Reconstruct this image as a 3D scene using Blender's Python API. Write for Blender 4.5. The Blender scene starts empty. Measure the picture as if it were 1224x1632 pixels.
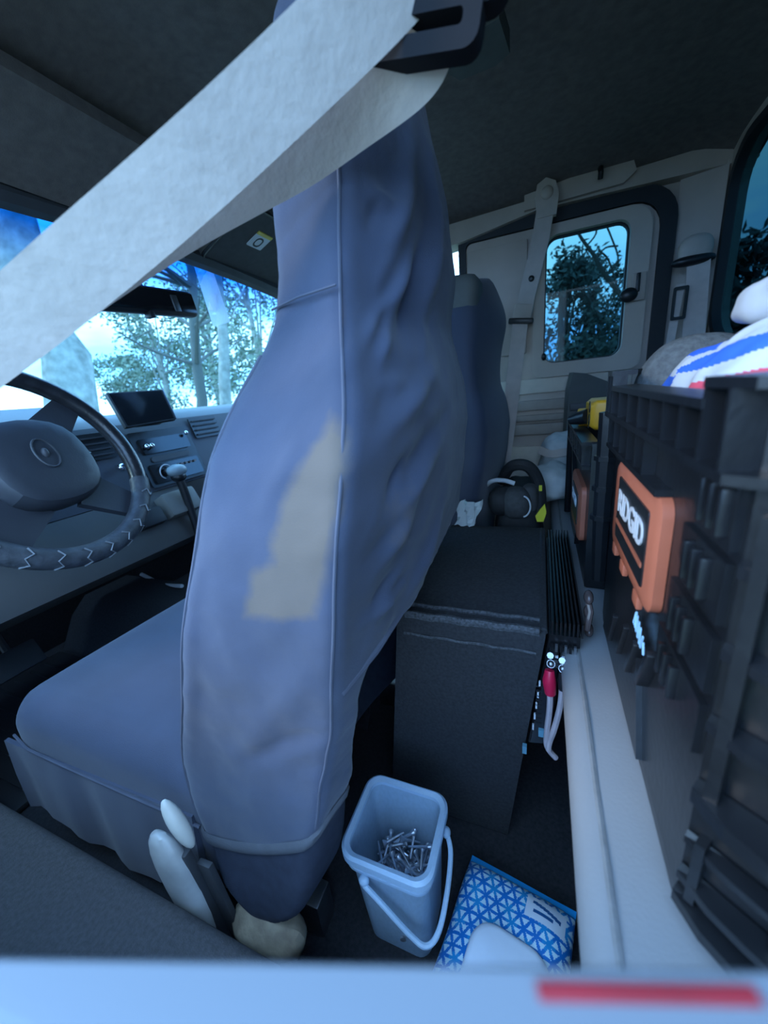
import bpy, bmesh, math, random
from mathutils import Vector, Matrix, noise
random.seed(7)
SC = bpy.context.scene
COL = SC.collection
# ------------------------------------------------------------------ camera
# truck frame: +X to the rear of the truck, +Y across to the passenger side, Z up, cab floor at z = 0
EYE = Vector((0, 0, 0.75))
RIGHT = Vector((0.925, 0.366, -0.100)); RIGHT.normalize()
FWD = Vector((-0.379, 0.876, -0.300)); FWD = (FWD - RIGHT * FWD.dot(RIGHT)).normalized()
UP = RIGHT.cross(FWD)
cam = bpy.data.cameras.new('camera'); camo = bpy.data.objects.new('camera', cam); COL.objects.link(camo)
cam.sensor_fit = 'HORIZONTAL'; cam.sensor_width = 36; cam.lens = 36 * 600 / 1224
cam.clip_start = 0.01; cam.clip_end = 300
camo.matrix_world = Matrix(((RIGHT.x, UP.x, -FWD.x, EYE.x), (RIGHT.y, UP.y, -FWD.y, EYE.y), (RIGHT.z, UP.z, -FWD.z, EYE.z), (0, 0, 0, 1)))
cam.dof.use_dof = True; cam.dof.focus_distance = 0.62; cam.dof.aperture_fstop = (cam.lens / 1000) / 0.0030
SC.camera = camo
def at(u, v, Y):
    "point at depth Y across the cab on the sight line through a photo pixel"
    d = RIGHT * (u - 612) - UP * (v - 816) + FWD * 600
    return EYE + d * (Y / d.y)
# ------------------------------------------------------------------ sky, sun, exposure
SC.view_settings.view_transform = 'Standard'; SC.view_settings.look = 'None'
SC.view_settings.gamma = 1; SC.view_settings.use_curve_mapping = False
SC.view_settings.exposure = 2.0
W = bpy.data.worlds.new('sky'); SC.world = W; W.use_nodes = True
nt = W.node_tree; N = nt.nodes; L = nt.links; N.clear()
wo = N.new('ShaderNodeOutputWorld'); bg = N.new('ShaderNodeBackground'); tc = N.new('ShaderNodeTexCoord')
nz = N.new('ShaderNodeTexNoise'); nz.inputs['Scale'].default_value = 2.2; nz.inputs['Detail'].default_value = 5
mp = N.new('ShaderNodeMapping'); mp.inputs['Scale'].default_value = (1, 1, 3.2)
rp = N.new('ShaderNodeValToRGB')
rp.color_ramp.elements[0].position = 0.40; rp.color_ramp.elements[0].color = (0.17, 0.44, 1.0, 1)
rp.color_ramp.elements[1].position = 0.62; rp.color_ramp.elements[1].color = (0.48, 0.74, 1.0, 1)
L.new(tc.outputs['Generated'], mp.inputs['Vector']); L.new(mp.outputs['Vector'], nz.inputs['Vector'])
L.new(nz.outputs['Fac'], rp.inputs['Fac']); L.new(rp.outputs['Color'], bg.inputs['Color']); L.new(bg.outputs['Background'], wo.inputs['Surface'])
bg.inputs['Strength'].default_value = 1.9
sl = bpy.data.lights.new('sun', 'SUN'); sl.energy = 0.45; sl.angle = math.radians(14); sl.color = (1.0, 0.95, 0.88)
so = bpy.data.objects.new('sun', sl); COL.objects.link(so)
so.rotation_euler = Vector((0.72, 0.55, -0.45)).to_track_quat('-Z', 'Y').to_euler()   # low hazy sun behind the camera

# ------------------------------------------------------------------ helpers
MATS = {}
def mat(name, col, rough=0.6, var=0.12, scale=40, bump=0.0, bscale=300, metal=0, spec=0.5, col2=None, sheen=0, coat=0, kind='noise', stretch=(1, 1, 1)):
    if name in MATS: return MATS[name]
    m = bpy.data.materials.new(name); m.use_nodes = True; MATS[name] = m
    t = m.node_tree; n = t.nodes; l = t.links; p = n['Principled BSDF']
    p.inputs['Roughness'].default_value = rough; p.inputs['Metallic'].default_value = metal
    p.inputs['Specular IOR Level'].default_value = spec
    if sheen: p.inputs['Sheen Weight'].default_value = sheen
    if coat: p.inputs['Coat Weight'].default_value = coat
    c = n.new('ShaderNodeTexCoord'); mpp = n.new('ShaderNodeMapping'); mpp.inputs['Scale'].default_value = stretch
    l.new(c.outputs['Object'], mpp.inputs['Vector'])
    a = n.new('ShaderNodeTexNoise'); a.inputs['Scale'].default_value = scale; a.inputs['Detail'].default_value = 4
    l.new(mpp.outputs['Vector'], a.inputs['Vector'])
    r = n.new('ShaderNodeValToRGB'); r.color_ramp.elements[0].position = 0.3; r.color_ramp.elements[1].position = 0.7
    c2 = col2 or tuple(min(1, x * (1 + var)) for x in col); c1 = tuple(x * (1 - var) for x in col) if not col2 else col
    r.color_ramp.elements[0].color = (*c1, 1); r.color_ramp.elements[1].color = (*c2, 1)
    l.new(a.outputs['Fac'], r.inputs['Fac']); l.new(r.outputs['Color'], p.inputs['Base Color'])
    if bump:
        b = n.new('ShaderNodeTexNoise'); b.inputs['Scale'].default_value = bscale; b.inputs['Detail'].default_value = 3
        l.new(mpp.outputs['Vector'], b.inputs['Vector'])
        bb = n.new('ShaderNodeBump'); bb.inputs['Strength'].default_value = bump; bb.inputs['Distance'].default_value = 0.002
        l.new(b.outputs['Fac'], bb.inputs['Height']); l.new(bb.outputs['Normal'], p.inputs['Normal'])
    return m
def glass(name, tint, refl=0.05, band=None):
    m = bpy.data.materials.new(name); m.use_nodes = True; MATS[name] = m
    t = m.node_tree; n = t.nodes; l = t.links; n.clear()
    o = n.new('ShaderNodeOutputMaterial'); mx = n.new('ShaderNodeMixShader'); tr = n.new('ShaderNodeBsdfTransparent'); gl = n.new('ShaderNodeBsdfGlossy')
    gl.inputs['Roughness'].default_value = 0.03; tr.inputs['Color'].default_value = (*tint, 1)
    mx.inputs['Fac'].default_value = refl
    if band:                                  # blue shade band along the top of a windscreen (tinted glass)
        c = n.new('ShaderNodeTexCoord'); s = n.new('ShaderNodeSeparateXYZ'); r = n.new('ShaderNodeValToRGB')
        l.new(c.outputs['Generated'], s.inputs['Vector']); l.new(s.outputs['Z'], r.inputs['Fac']); l.new(r.outputs['Color'], tr.inputs['Color'])
        r.color_ramp.elements[0].position = band[0]; r.color_ramp.elements[0].color = (*tint, 1)
        r.color_ramp.elements[1].position = band[1]; r.color_ramp.elements[1].color = (*band[2], 1)
    l.new(tr.outputs[0], mx.inputs[1]); l.new(gl.outputs[0], mx.inputs[2]); l.new(mx.outputs[0], o.inputs['Surface'])
    return m
def milky(name, col, clear=0.45, rough=0.25):
    m = bpy.data.materials.new(name); m.use_nodes = True; MATS[name] = m
    t = m.node_tree; n = t.nodes; l = t.links; p = n['Principled BSDF']; o = n['Material Output']
    p.inputs['Base Color'].default_value = (*col, 1); p.inputs['Roughness'].default_value = rough
    nzz = n.new('ShaderNodeTexNoise'); nzz.inputs['Scale'].default_value = 25; mr = n.new('ShaderNodeMapRange')
    mr.inputs['To Min'].default_value = clear - 0.08; mr.inputs['To Max'].default_value = clear + 0.08
    tl = n.new('ShaderNodeBsdfTranslucent'); tl.inputs['Color'].default_value = (*col, 1)
    m1 = n.new('ShaderNodeMixShader'); m1.inputs['Fac'].default_value = 0.4
    tr = n.new('ShaderNodeBsdfTransparent'); m2 = n.new('ShaderNodeMixShader')
    l.new(p.outputs[0], m1.inputs[1]); l.new(tl.outputs[0], m1.inputs[2]); l.new(m1.outputs[0], m2.inputs[1]); l.new(tr.outputs[0], m2.inputs[2])
    l.new(nzz.outputs['Fac'], mr.inputs['Value']); l.new(mr.outputs['Result'], m2.inputs['Fac']); l.new(m2.outputs[0], o.inputs['Surface'])
    return m

ORG = {}
class MB:
    def __init__(s): s.v = []; s.f = []; s.mi = []
    def add(s, vs, fs, mi=0):
        k = len(s.v); s.v += [Vector(p) for p in vs]; s.f += [tuple(i + k for i in q) for q in fs]; s.mi += [mi] * len(fs); return s
    def bx(s, c, size, rot=None, bev=0.0, seg=2, mi=0):
        bm = bmesh.new(); bmesh.ops.create_cube(bm, size=1)
        bmesh.ops.scale(bm, vec=size, verts=bm.verts)
        if bev: bmesh.ops.bevel(bm, geom=bm.edges[:], offset=bev, segments=seg, profile=0.6, affect='EDGES')
        M = Matrix.Translation(c) @ (rot.to_4x4() if rot else Matrix.Identity(4))
        bm.verts.index_update(); s.add([M @ v.co for v in bm.verts], [[v.index for v in f.verts] for f in bm.faces], mi); bm.free(); return s
    def tube(s, pts, r, n=8, cap=True, mi=0, closed=False):
        pts = [Vector(p) for p in pts]; rr = r if isinstance(r, (list, tuple)) else [r] * len(pts); rings = []; u = None
        m = len(pts)
        for i, p in enumerate(pts):
            if closed: d = pts[(i + 1) % m] - pts[i - 1]
            else: d = pts[min(i + 1, m - 1)] - pts[max(i - 1, 0)]
            d.normalize()
            if u is None: u = d.orthogonal().normalized()
            else: u = (u - d * u.dot(d)); u = u.normalized() if u.length > 1e-6 else d.orthogonal().normalized()
            w = d.cross(u)
            rings.append([p + (u * math.cos(a) + w * math.sin(a)) * rr[i] for a in [2 * math.pi * k / n for k in range(n)]])
        return s.loft(rings, cap=cap and not closed, loop=closed, mi=mi)
    def loft(s, rings, cap=True, loop=False, mi=0, wrap=True):
        n = len(rings[0]); v = [p for r in rings for p in r]; f = []
        R = len(rings)
        for i in range(R if loop else R - 1):
            j = (i + 1) % R
            for k in range(n if wrap else n - 1): f.append((i * n + k, i * n + (k + 1) % n, j * n + (k + 1) % n, j * n + k))
        if cap and not loop: f.append(tuple(range(n - 1, -1, -1))); f.append(tuple((R - 1) * n + k for k in range(n)))
        return s.add(v, f, mi)
    def prism(s, poly, fn, lo, hi, mi=0):
        "polygon of 2-D points swept from lo to hi; fn(a, b, t) gives the 3-D point"
        n = len(poly); v = [fn(a, b, lo) for a, b in poly] + [fn(a, b, hi) for a, b in poly]
        f = [tuple(range(n - 1, -1, -1)), tuple(range(n, 2 * n))] + [(k, (k + 1) % n, n + (k + 1) % n, n + k) for k in range(n)]
        return s.add(v, f, mi)
    def frame(s, outer, inner, fn, lo, hi, mi=0):
        "flat ring between two polygons of equal length, with thickness"
        n = len(outer); A = [[fn(a, b, t) for a, b in p] for t in (lo, hi) for p in (outer, inner)]
        v = A[0] + A[1] + A[2] + A[3]; f = []
        for k in range(n):
            j = (k + 1) % n
            f += [(k, j, n + j, n + k), (2 * n + k, 3 * n + k, 3 * n + j, 2 * n + j), (k, 2 * n + k, 2 * n + j, j), (n + k, n + j, 3 * n + j, 3 * n + k)]
        return s.add(v, f, mi)
    def ribbon(s, pts, wdir, width, th=0.0015, mi=0):
        "flat strap through pts; wdir = across direction (one, or one for each point)"
        pts = [Vector(p) for p in pts]; rings = []
        for i, p in enumerate(pts):
            w = Vector(wdir[i] if isinstance(wdir, list) else wdir).normalized()
            d = (pts[min(i + 1, len(pts) - 1)] - pts[max(i - 1, 0)]).normalized(); w = (w - d * w.dot(d)).normalized(); nn = d.cross(w)
            h = (width[i] if isinstance(width, list) else width) / 2
            rings.append([p - w * h - nn * th, p - w * h * 0.5 - nn * th, p + w * h * 0.5 - nn * th, p + w * h - nn * th, p + w * h + nn * th, p + w * h * 0.5 + nn * th, p - w * h * 0.5 + nn * th, p - w * h + nn * th])
        return s.loft(rings, mi=mi)
    def ball(s, c, r, rot=None, nu=16, nv=10, mi=0, e=1.0):
        rings = []; r = Vector(r) if not isinstance(r, (int, float)) else Vector((r, r, r)); c = Vector(c)
        sp = lambda x: math.copysign(abs(x) ** e, x)
        for i in range(1, nv):
            b = -math.pi / 2 + math.pi * i / nv
            ring = []
            for k in range(nu):
                a = 2 * math.pi * k / nu; q = Vector((r.x * sp(math.cos(b)) * sp(math.cos(a)), r.y * sp(math.cos(b)) * sp(math.sin(a)), r.z * sp(math.sin(b))))
                ring.append(c + (rot @ q if rot else q))
            rings.append(ring)
        k0 = len(s.v); s.loft(rings, cap=False, mi=mi)
        tp = c + (rot @ Vector((0, 0, r.z)) if rot else Vector((0, 0, r.z))); bt = c - (rot @ Vector((0, 0, r.z)) if rot else Vector((0, 0, r.z)))
        last = k0 + (len(rings) - 1) * nu
        s.v += [bt, tp]; ib = len(s.v) - 2; it = ib + 1
        for k in range(nu):
            s.f += [(k0 + (k + 1) % nu, k0 + k, ib), (last + k, last + (k + 1) % nu, it)]; s.mi += [mi, mi]
        return s
    def build(s, name, m, parent=None, smooth=True, sub=0, origin=None, auto=None):
        me = bpy.data.meshes.new(name)
        if parent is not None: org = ORG[parent]
        elif origin is not None: org = Vector(origin)
        else:
            xs = [p.x for p in s.v]; ys = [p.y for p in s.v]; zs = [p.z for p in s.v]
            org = Vector(((min(xs) + max(xs)) / 2, (min(ys) + max(ys)) / 2, min(zs)))
        me.from_pydata([p - org for p in s.v], [], s.f)
        ms = m if isinstance(m, (list, tuple)) else [m]
        for q in ms: me.materials.append(q)
        if len(ms) > 1:
            me.polygons.foreach_set('material_index', s.mi)
        bm = bmesh.new(); bm.from_mesh(me); bmesh.ops.recalc_face_normals(bm, faces=bm.faces[:]); bm.to_mesh(me); bm.free()
        if smooth:
            me.polygons.foreach_set('use_smooth', [True] * len(me.polygons))
            me.set_sharp_from_angle(angle=math.radians(auto or 40))
        me.update()
        o = bpy.data.objects.new(name, me); COL.objects.link(o)
        if parent is not None: o.parent = parent
        else: o.location = org
        ORG[o] = org
        if sub:
            md = o.modifiers.new('smooth', 'SUBSURF'); md.levels = sub; md.render_levels = sub
        return o
def inst(src, parent, off, rot=None):
    "copy of a part with shared mesh, moved by off"
    o = bpy.data.objects.new(src.name.split('.')[0], src.data); COL.objects.link(o); o.parent = parent; o.location = off
    if rot: o.rotation_euler = rot
    ORG[o] = ORG[parent]; return o
def tag(o, label=None, cat=None, group=None, kind=None):
    if label: o['label'] = label
    if cat: o['category'] = cat
    if group: o['group'] = group
    if kind: o['kind'] = kind
    return o
def thing(name, label, cat, loc, group=None):
    o = bpy.data.objects.new(name, None); o.empty_display_size = 0.05; COL.objects.link(o); o.location = loc; ORG[o] = Vector(loc)
    return tag(o, label, cat, group)
def struct(o): o['kind'] = 'structure'; return o
def lerp(a, b, t): return a + (b - a) * t
def interp(rows, z):
    "smooth interpolation of table rows (z, a, b, ...)"
    if z <= rows[0][0]: return rows[0][1:]
    if z >= rows[-1][0]: return rows[-1][1:]
    for i in range(len(rows) - 1):
        if rows[i][0] <= z <= rows[i + 1][0]:
            p0 = rows[max(i - 1, 0)]; p1 = rows[i]; p2 = rows[i + 1]; p3 = rows[min(i + 2, len(rows) - 1)]
            h = p2[0] - p1[0]; t = (z - p1[0]) / h; out = []
            for k in range(1, len(p1)):
                m1 = (p2[k] - p0[k]) / (p2[0] - p0[0]) * h; m2 = (p3[k] - p1[k]) / (p3[0] - p1[0]) * h
                out.append((2 * t**3 - 3 * t**2 + 1) * p1[k] + (t**3 - 2 * t**2 + t) * m1 + (-2 * t**3 + 3 * t**2) * p2[k] + (t**3 - t**2) * m2)
            return out
def rrect(x0, x1, y0, y1, r, n=5):
    "rounded rectangle; r = one radius or four (x0y0, x1y0, x1y1, x0y1)"
    rs = r if isinstance(r, (list, tuple)) else [r] * 4; out = []
    for (cx, cy, a0, q) in ((x0, y0, 180, rs[0]), (x1, y0, 270, rs[1]), (x1, y1, 0, rs[2]), (x0, y1, 90, rs[3])):
        ox = cx + q if cx == x0 else cx - q; oy = cy + q if cy == y0 else cy - q
        for k in range(n + 1):
            a = math.radians(a0 + 90 * k / n); out.append((ox + q * math.cos(a), oy + q * math.sin(a)))
    return out
def text_mesh(body, size, M, m, name, parent, extrude=0.0004, sx=1.0):
    cu = bpy.data.curves.new('t', 'FONT'); cu.body = body; cu.size = size; cu.extrude = extrude; cu.align_x = 'CENTER'; cu.align_y = 'CENTER'; cu.resolution_u = 3
    cu.offset = size * 0.018
    o = bpy.data.objects.new('t', cu); COL.objects.link(o)
    me = bpy.data.meshes.new_from_object(o.evaluated_get(bpy.context.evaluated_depsgraph_get()))
    COL.objects.unlink(o); bpy.data.objects.remove(o)
    b = MB(); b.add([M @ Vector((v.co.x * sx, v.co.y, v.co.z)) for v in me.vertices], [tuple(p.vertices) for p in me.polygons])
    bpy.data.meshes.remove(me)
    return b.build(name, m, parent, smooth=False)

# ------------------------------------------------------------------ materials
liner = mat('headliner', (0.15, 0.125, 0.115), 0.95, 0.15, 60, 0.25, 500)
trimg = mat('grey_trim', (0.50, 0.40, 0.33), 0.6, 0.06, 15, 0.08, 400)
trimd = mat('dark_trim', (0.045, 0.047, 0.052), 0.55, 0.1, 20, 0.1, 400)
trimdd = mat('black_rubber', (0.012, 0.013, 0.016), 0.55, 0.1)
carpet = mat('carpet', (0.020, 0.021, 0.026), 1.0, 0.35, 180, 0.6, 700)
sillm = mat('sill_carpet', (0.070, 0.068, 0.070), 0.95, 0.2, 200, 0.5, 600)
navy = mat('seat_fabric', (0.054, 0.065, 0.102), 0.8, 0.10, 12, 0.22, 900, spec=0.3, sheen=0.15)
navyd = mat('mesh_fabric', (0.034, 0.040, 0.060), 0.9, 0.15, 60, 0.5, 1500, spec=0.2)
seam = mat('seam_thread', (0.075, 0.083, 0.115), 0.8, 0.1)
belt = mat('belt_webbing', (0.50, 0.435, 0.38), 0.7, 0.07, 30, 0.45, 110, stretch=(1, 1, 1))
beltg = mat('belt_webbing_far', (0.62, 0.50, 0.44), 0.75, 0.08, 30, 0.2, 300)
blackp = mat('black_plastic', (0.012, 0.013, 0.015), 0.38, 0.2, 30, 0.08, 200)
blackg = mat('black_gloss', (0.006, 0.007, 0.009), 0.12, 0.1)
crate = mat('crate_plastic', (0.009, 0.010, 0.012), 0.30, 0.25, 25, 0.12, 150)
orange = mat('orange_plastic', (0.40, 0.115, 0.062), 0.45, 0.06, 30, 0.03, 200)
whitem = mat('white_print', (0.60, 0.61, 0.63), 0.5, 0.03)
chrome = mat('chrome', (0.75, 0.77, 0.8), 0.15, 0.05, metal=1)
steel = mat('dull_steel', (0.35, 0.36, 0.38), 0.35, 0.15, 40, metal=1)
boxc = mat('box_carpet', (0.030, 0.030, 0.033), 1.0, 0.3, 220, 0.6, 800)
benchm = mat('bench_vinyl', (0.235, 0.24, 0.25), 0.6, 0.06, 8, 0.1, 350)
benchp = mat('bench_piping', (0.19, 0.195, 0.20), 0.7, 0.12, 60, 0.3, 300)
paint = mat('white_paint', (0.15, 0.18, 0.21), 0.35, 0.03, 4, coat=0.3)
redm = mat('red_stripe', (0.22, 0.010, 0.018), 0.5, 0.15, 60)
# the fabric of the driver's seat has a tan patch with a set outline, mixed in by a vertex attribute
def patch_fabric():
    m = mat('seat_fabric_tan_patch', (0.054, 0.065, 0.102), 0.8, 0.10, 12, 0.22, 900, spec=0.3, sheen=0.15)
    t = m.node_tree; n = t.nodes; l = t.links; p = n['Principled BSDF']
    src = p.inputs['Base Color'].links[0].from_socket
    c = n.new('ShaderNodeTexCoord'); a = n.new('ShaderNodeAttribute'); a.attribute_name = 'tan_patch'
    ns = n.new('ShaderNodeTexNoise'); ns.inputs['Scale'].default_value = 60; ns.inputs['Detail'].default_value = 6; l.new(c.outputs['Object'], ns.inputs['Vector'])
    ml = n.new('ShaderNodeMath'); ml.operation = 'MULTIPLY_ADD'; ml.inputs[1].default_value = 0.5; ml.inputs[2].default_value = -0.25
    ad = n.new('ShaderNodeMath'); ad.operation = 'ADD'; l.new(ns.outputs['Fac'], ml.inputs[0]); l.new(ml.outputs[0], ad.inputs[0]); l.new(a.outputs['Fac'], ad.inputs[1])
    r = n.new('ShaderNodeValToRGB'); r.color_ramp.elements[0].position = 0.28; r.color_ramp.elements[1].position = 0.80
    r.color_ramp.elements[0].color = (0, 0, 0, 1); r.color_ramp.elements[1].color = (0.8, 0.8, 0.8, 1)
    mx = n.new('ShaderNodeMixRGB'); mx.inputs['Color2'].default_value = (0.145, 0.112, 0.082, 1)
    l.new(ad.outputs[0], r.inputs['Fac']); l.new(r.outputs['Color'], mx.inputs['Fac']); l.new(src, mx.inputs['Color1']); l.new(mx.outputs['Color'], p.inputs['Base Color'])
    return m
navys = patch_fabric()

# ================================================================== STRUCTURE
b = MB(); b.bx((-0.5, 0.78, -0.03), (2.3, 1.56, 0.06)); struct(b.build('floor', carpet, smooth=False))
# transmission tunnel
b = MB(); b.prism([(0.60, 0.0), (0.66, 0.10), (0.72, 0.15), (0.88, 0.15), (0.94, 0.10), (1.0, 0.0)], lambda a, c, t: Vector((t, a, c)), -1.55, -0.36)
o = struct(b.build('floor_hump', carpet)); o.name = 'trim_3'
# driver's door sill
b = MB(); b.prism(rrect(0.0, 0.172, -0.02, 0.15, 0.02), lambda a, c, t: Vector((t, a, c)), -1.5, -0.02); struct(b.build('trim_1', sillm))
# headliner: arched across, drops to the windscreen header
b = MB(); rows = []
for i in range(25):
    x = lerp(-0.88, 0.50, i / 24); zc = 1.322 - 0.15 * max(0, (-0.62 - x) / 0.26) ** 1.5 - 0.05 * max(0, (x - 0.30) / 0.2) ** 2
    ring = []
    for k in range(29):
        y = lerp(0.14, 1.53, k / 28); e = abs(y - 0.78) / 0.75
        ring.append(Vector((x, y, zc - 0.025 * e ** 2 - 0.07 * e ** 16)))
    rows.append(ring)
b.loft(rows, cap=False, wrap=False)
b.loft([[p + Vector((0, 0, 0.03)) for p in r] for r in rows], cap=False, wrap=False)
struct(b.build('ceiling', liner))
# windscreen header trim
b = MB(); b.tube([(-0.875, y, 1.150 - 0.05 * ((y - 0.78) / 0.75) ** 2) for y in [0.03 + 1.5 * k / 16 for k in range(17)]], 0.022, 8); struct(b.build('trim_2', trimd))
# rear wall with window opening
Wy0, Wy1, Wz0, Wz1 = 0.10, 1.450, 0.80, 1.245
fnr = lambda a, c, t: Vector((t, a, c))
inner = rrect(Wy0, Wy1, Wz0, Wz1, 0.10, 6); outer = rrect(0.0, 1.56, -0.02, 1.32, 0.02, 6)
b = MB(); b.frame(outer, inner, fnr, 0.445, 0.48); struct(b.build('wall_back', trimg, smooth=False))
w3 = MB().prism(rrect(Wy0 - .01, Wy1 + .01, Wz0 - .01, Wz1 + .01, 0.11, 6), fnr, 0.460, 0.464).build('window_3', glass('glass_rear', (0.085, 0.16, 0.18), 0.008)); struct(w3)
MB().frame(rrect(Wy0 - .012, Wy1 + .012, Wz0 - .012, Wz1 + .012, 0.11, 6), rrect(Wy0 + .006, Wy1 - .006, Wz0 + .006, Wz1 - .006, 0.095, 6), fnr, 0.438, 0.459).build('window_gasket', trimdd, w3)
# far side wall
Y0 = 1.50
fnw = lambda a, c, t: Vector((a, t, c))
DW = rrect(0.0, 0.236, 0.785, 1.165, 0.035, 5)
b = MB()
b.frame(rrect(-0.25, 0.48, -0.02, 1.25, 0.01, 5), DW, fnw, Y0 + 0.015, Y0 + 0.045)
b.bx((-1.4, Y0 + 0.03, 0.36), (2.3, 0.03, 0.76))                       # front door inside below the glass
struct(b.build('wall_right', trimg, smooth=False))
b = MB(); b.prism([(-0.02, 1.235), (-0.25, 1.20), (-0.90, 1.15), (-0.90, 1.24), (0.5, 1.28), (0.5, 1.225)], fnw, Y0 - 0.03, Y0 + 0.05); struct(b.build('trim_4', trimg))
b = MB().prism([(-0.26, 0.74), (-0.26, 1.20), (-0.90, 1.16), (-1.35, 0.78)], fnw, Y0 + 0.028, Y0 + 0.032); struct(b.build('window_4', glass('glass_front', (0.85, 0.95, 0.97))))
# far A-pillar, front firewall
b = MB(); b.tube([(-0.82, 1.53, 1.16), (-1.07, 1.54, 0.96), (-1.34, 1.55, 0.74)], 0.04, 8); struct(b.build('trim_5', trimg))
b = MB(); b.bx((-1.62, 0.78, 0.36), (0.04, 1.6, 0.8)); struct(b.build('wall_front', carpet, smooth=False))
# near-side header rail, front pillar and added rear shade panel of the open driver's side
b = MB(); b.tube([(-1.34, 0.0, 0.74), (-1.07, 0.01, 0.96), (-0.82, 0.06, 1.17), (-0.5, 0.125, 1.275), (0.46, 0.125, 1.275)], 0.028, 8); struct(b.build('trim_6', trimd))
b = MB(); b.bx((-0.84, -0.05, 0.27), (1.36, 0.05, 0.62), bev=0.01).bx((0.165, -0.05, 0.13), (0.63, 0.05, 0.34), bev=0.01); struct(b.build('unseen_wall_left', trimg))   # closed driver's side doors below their open windows; unseen, heights set to shade the seat
b = MB(); b.bx((0.31, -0.03, 0.86), (0.34, 0.04, 0.80), bev=0.01); struct(b.build('shade_panel', trimg))  # unseen panel, added to keep rear sky light off the seat back
# windscreen
b = MB(); rows = []
for i in range(9):
    t = i / 8; ring = []
    for k in range(17):
        y = lerp(0.02, 1.54, k / 16); e = (y - 0.78) / 0.76
        ring.append(Vector((lerp(-1.56, -0.90, t) + lerp(.22, .08, t) * e * e, y, lerp(0.73, 1.155, t) - 0.03 * e * e * t)))
    rows.append(ring)
b.loft(rows, cap=False, wrap=False); struct(b.build('window_1', glass('glass_windscreen', (0.46, 0.66, 0.68), 0.02, (0.76, 0.95, (0.01, 0.13, 0.42)))))
# far rear door: panel with raised window frame, armrest mouldings, latch
d1 = thing('door_1', None, None, (0.1, Y0, 0.1)); struct(d1)
MB().frame(rrect(-0.245, 0.305, 0.05, 1.195, [.02, .02, .07, .02], 5), DW, fnw, Y0 - 0.004, Y0 + 0.016).build('door_panel', trimg, d1)
MB().frame(rrect(-0.03, 0.285, 0.745, 1.190, [.03, .03, .06, .03], 5), rrect(0.004, 0.232, 0.789, 1.161, 0.035, 5), fnw, Y0 - 0.022, Y0 - 0.002).build('window_surround', mat('surround', (0.54, 0.44, 0.36), 0.6, 0.05, 15), d1)
MB().frame(rrect(-0.27, 0.345, 0.03, 1.232, [.03, .03, .09, .03], 6), rrect(-0.246, 0.305, 0.05, 1.197, [.02, .02, .07, .02], 6), fnw, Y0 - 0.012, Y0 + 0.014).build('weather_strip', trimdd, d1)
for z, h, dp in ((0.655, 0.035, 0.018), (0.612, 0.022, 0.026), (0.572, 0.040, 0.022)):
    MB().bx((0.03, Y0 - dp / 2 - 0.004, z), (0.52, dp, h), bev=0.006).build('armrest_moulding', mat('moulding', (0.38, 0.31, 0.26), 0.6, 0.06), d1)
MB().bx((0.02, Y0 - 0.008, 0.72), (0.50, 0.012, 0.05), bev=0.005).build('upper_moulding', mat('cream_trim', (0.66, 0.55, 0.44), 0.6, 0.05), d1)
MB().bx((0.02, Y0 - 0.006, 0.30), (0.50, 0.010, 0.42), bev=0.004).build('lower_panel', mat('cream_trim', (0.66, 0.55, 0.44)), d1)
MB().bx((-0.145, Y0 - 0.012, 1.0), (0.19, 0.012, 0.34), bev=0.005).build('pillar_panel', trimg, d1)
lt = MB().bx((0.262, Y0 - 0.028, 0.975), (0.036, 0.012, 0.075), bev=0.004).build('latch_plate', trimg, d1)
MB().ball((0.236, Y0 - 0.04, 0.955), (0.024, 0.012, 0.02)).build('latch_knob', blackp, lt)
MB().bx((0.258, Y0 - 0.038, 0.985), (0.010, 0.010, 0.05), bev=0.002).build('latch_lever', blackp, lt)
MB().ball((0.006, Y0 - 0.026, 0.812), (0.008, 0.008, 0.012)).build('hinge', blackp, d1)
w2 = struct(MB().prism(rrect(-0.004, 0.24, 0.781, 1.169, 0.035, 5), fnw, Y0 + 0.02, Y0 + 0.024).build('window_2', glass('glass_privacy', (0.23, 0.36, 0.38), 0.008)))
MB().frame(rrect(-0.002, 0.238, 0.783, 1.167, 0.035, 5), rrect(0.008, 0.228, 0.793, 1.157, 0.03, 5), fnw, Y0 + 0.004, Y0 + 0.019).build('window_gasket', trimdd, w2)
# rear corner pillar trim and roof rail trim
b = MB(); b.prism([(0.345, 1.505), (0.440, 1.468), (0.445, 1.5), (0.36, 1.52)], lambda a, c, t: Vector((a, c, t)), 0.05, 1.235); struct(b.build('trim_7', trimg))
rl = struct(MB().prism([(-0.06, 1.236), (-0.06, 1.275), (0.12, 1.292), (0.22, 1.29), (0.23, 1.262), (0.2, 1.24)], fnw, Y0 - 0.045, Y0 - 0.025).build('trim_8', trimg))

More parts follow.
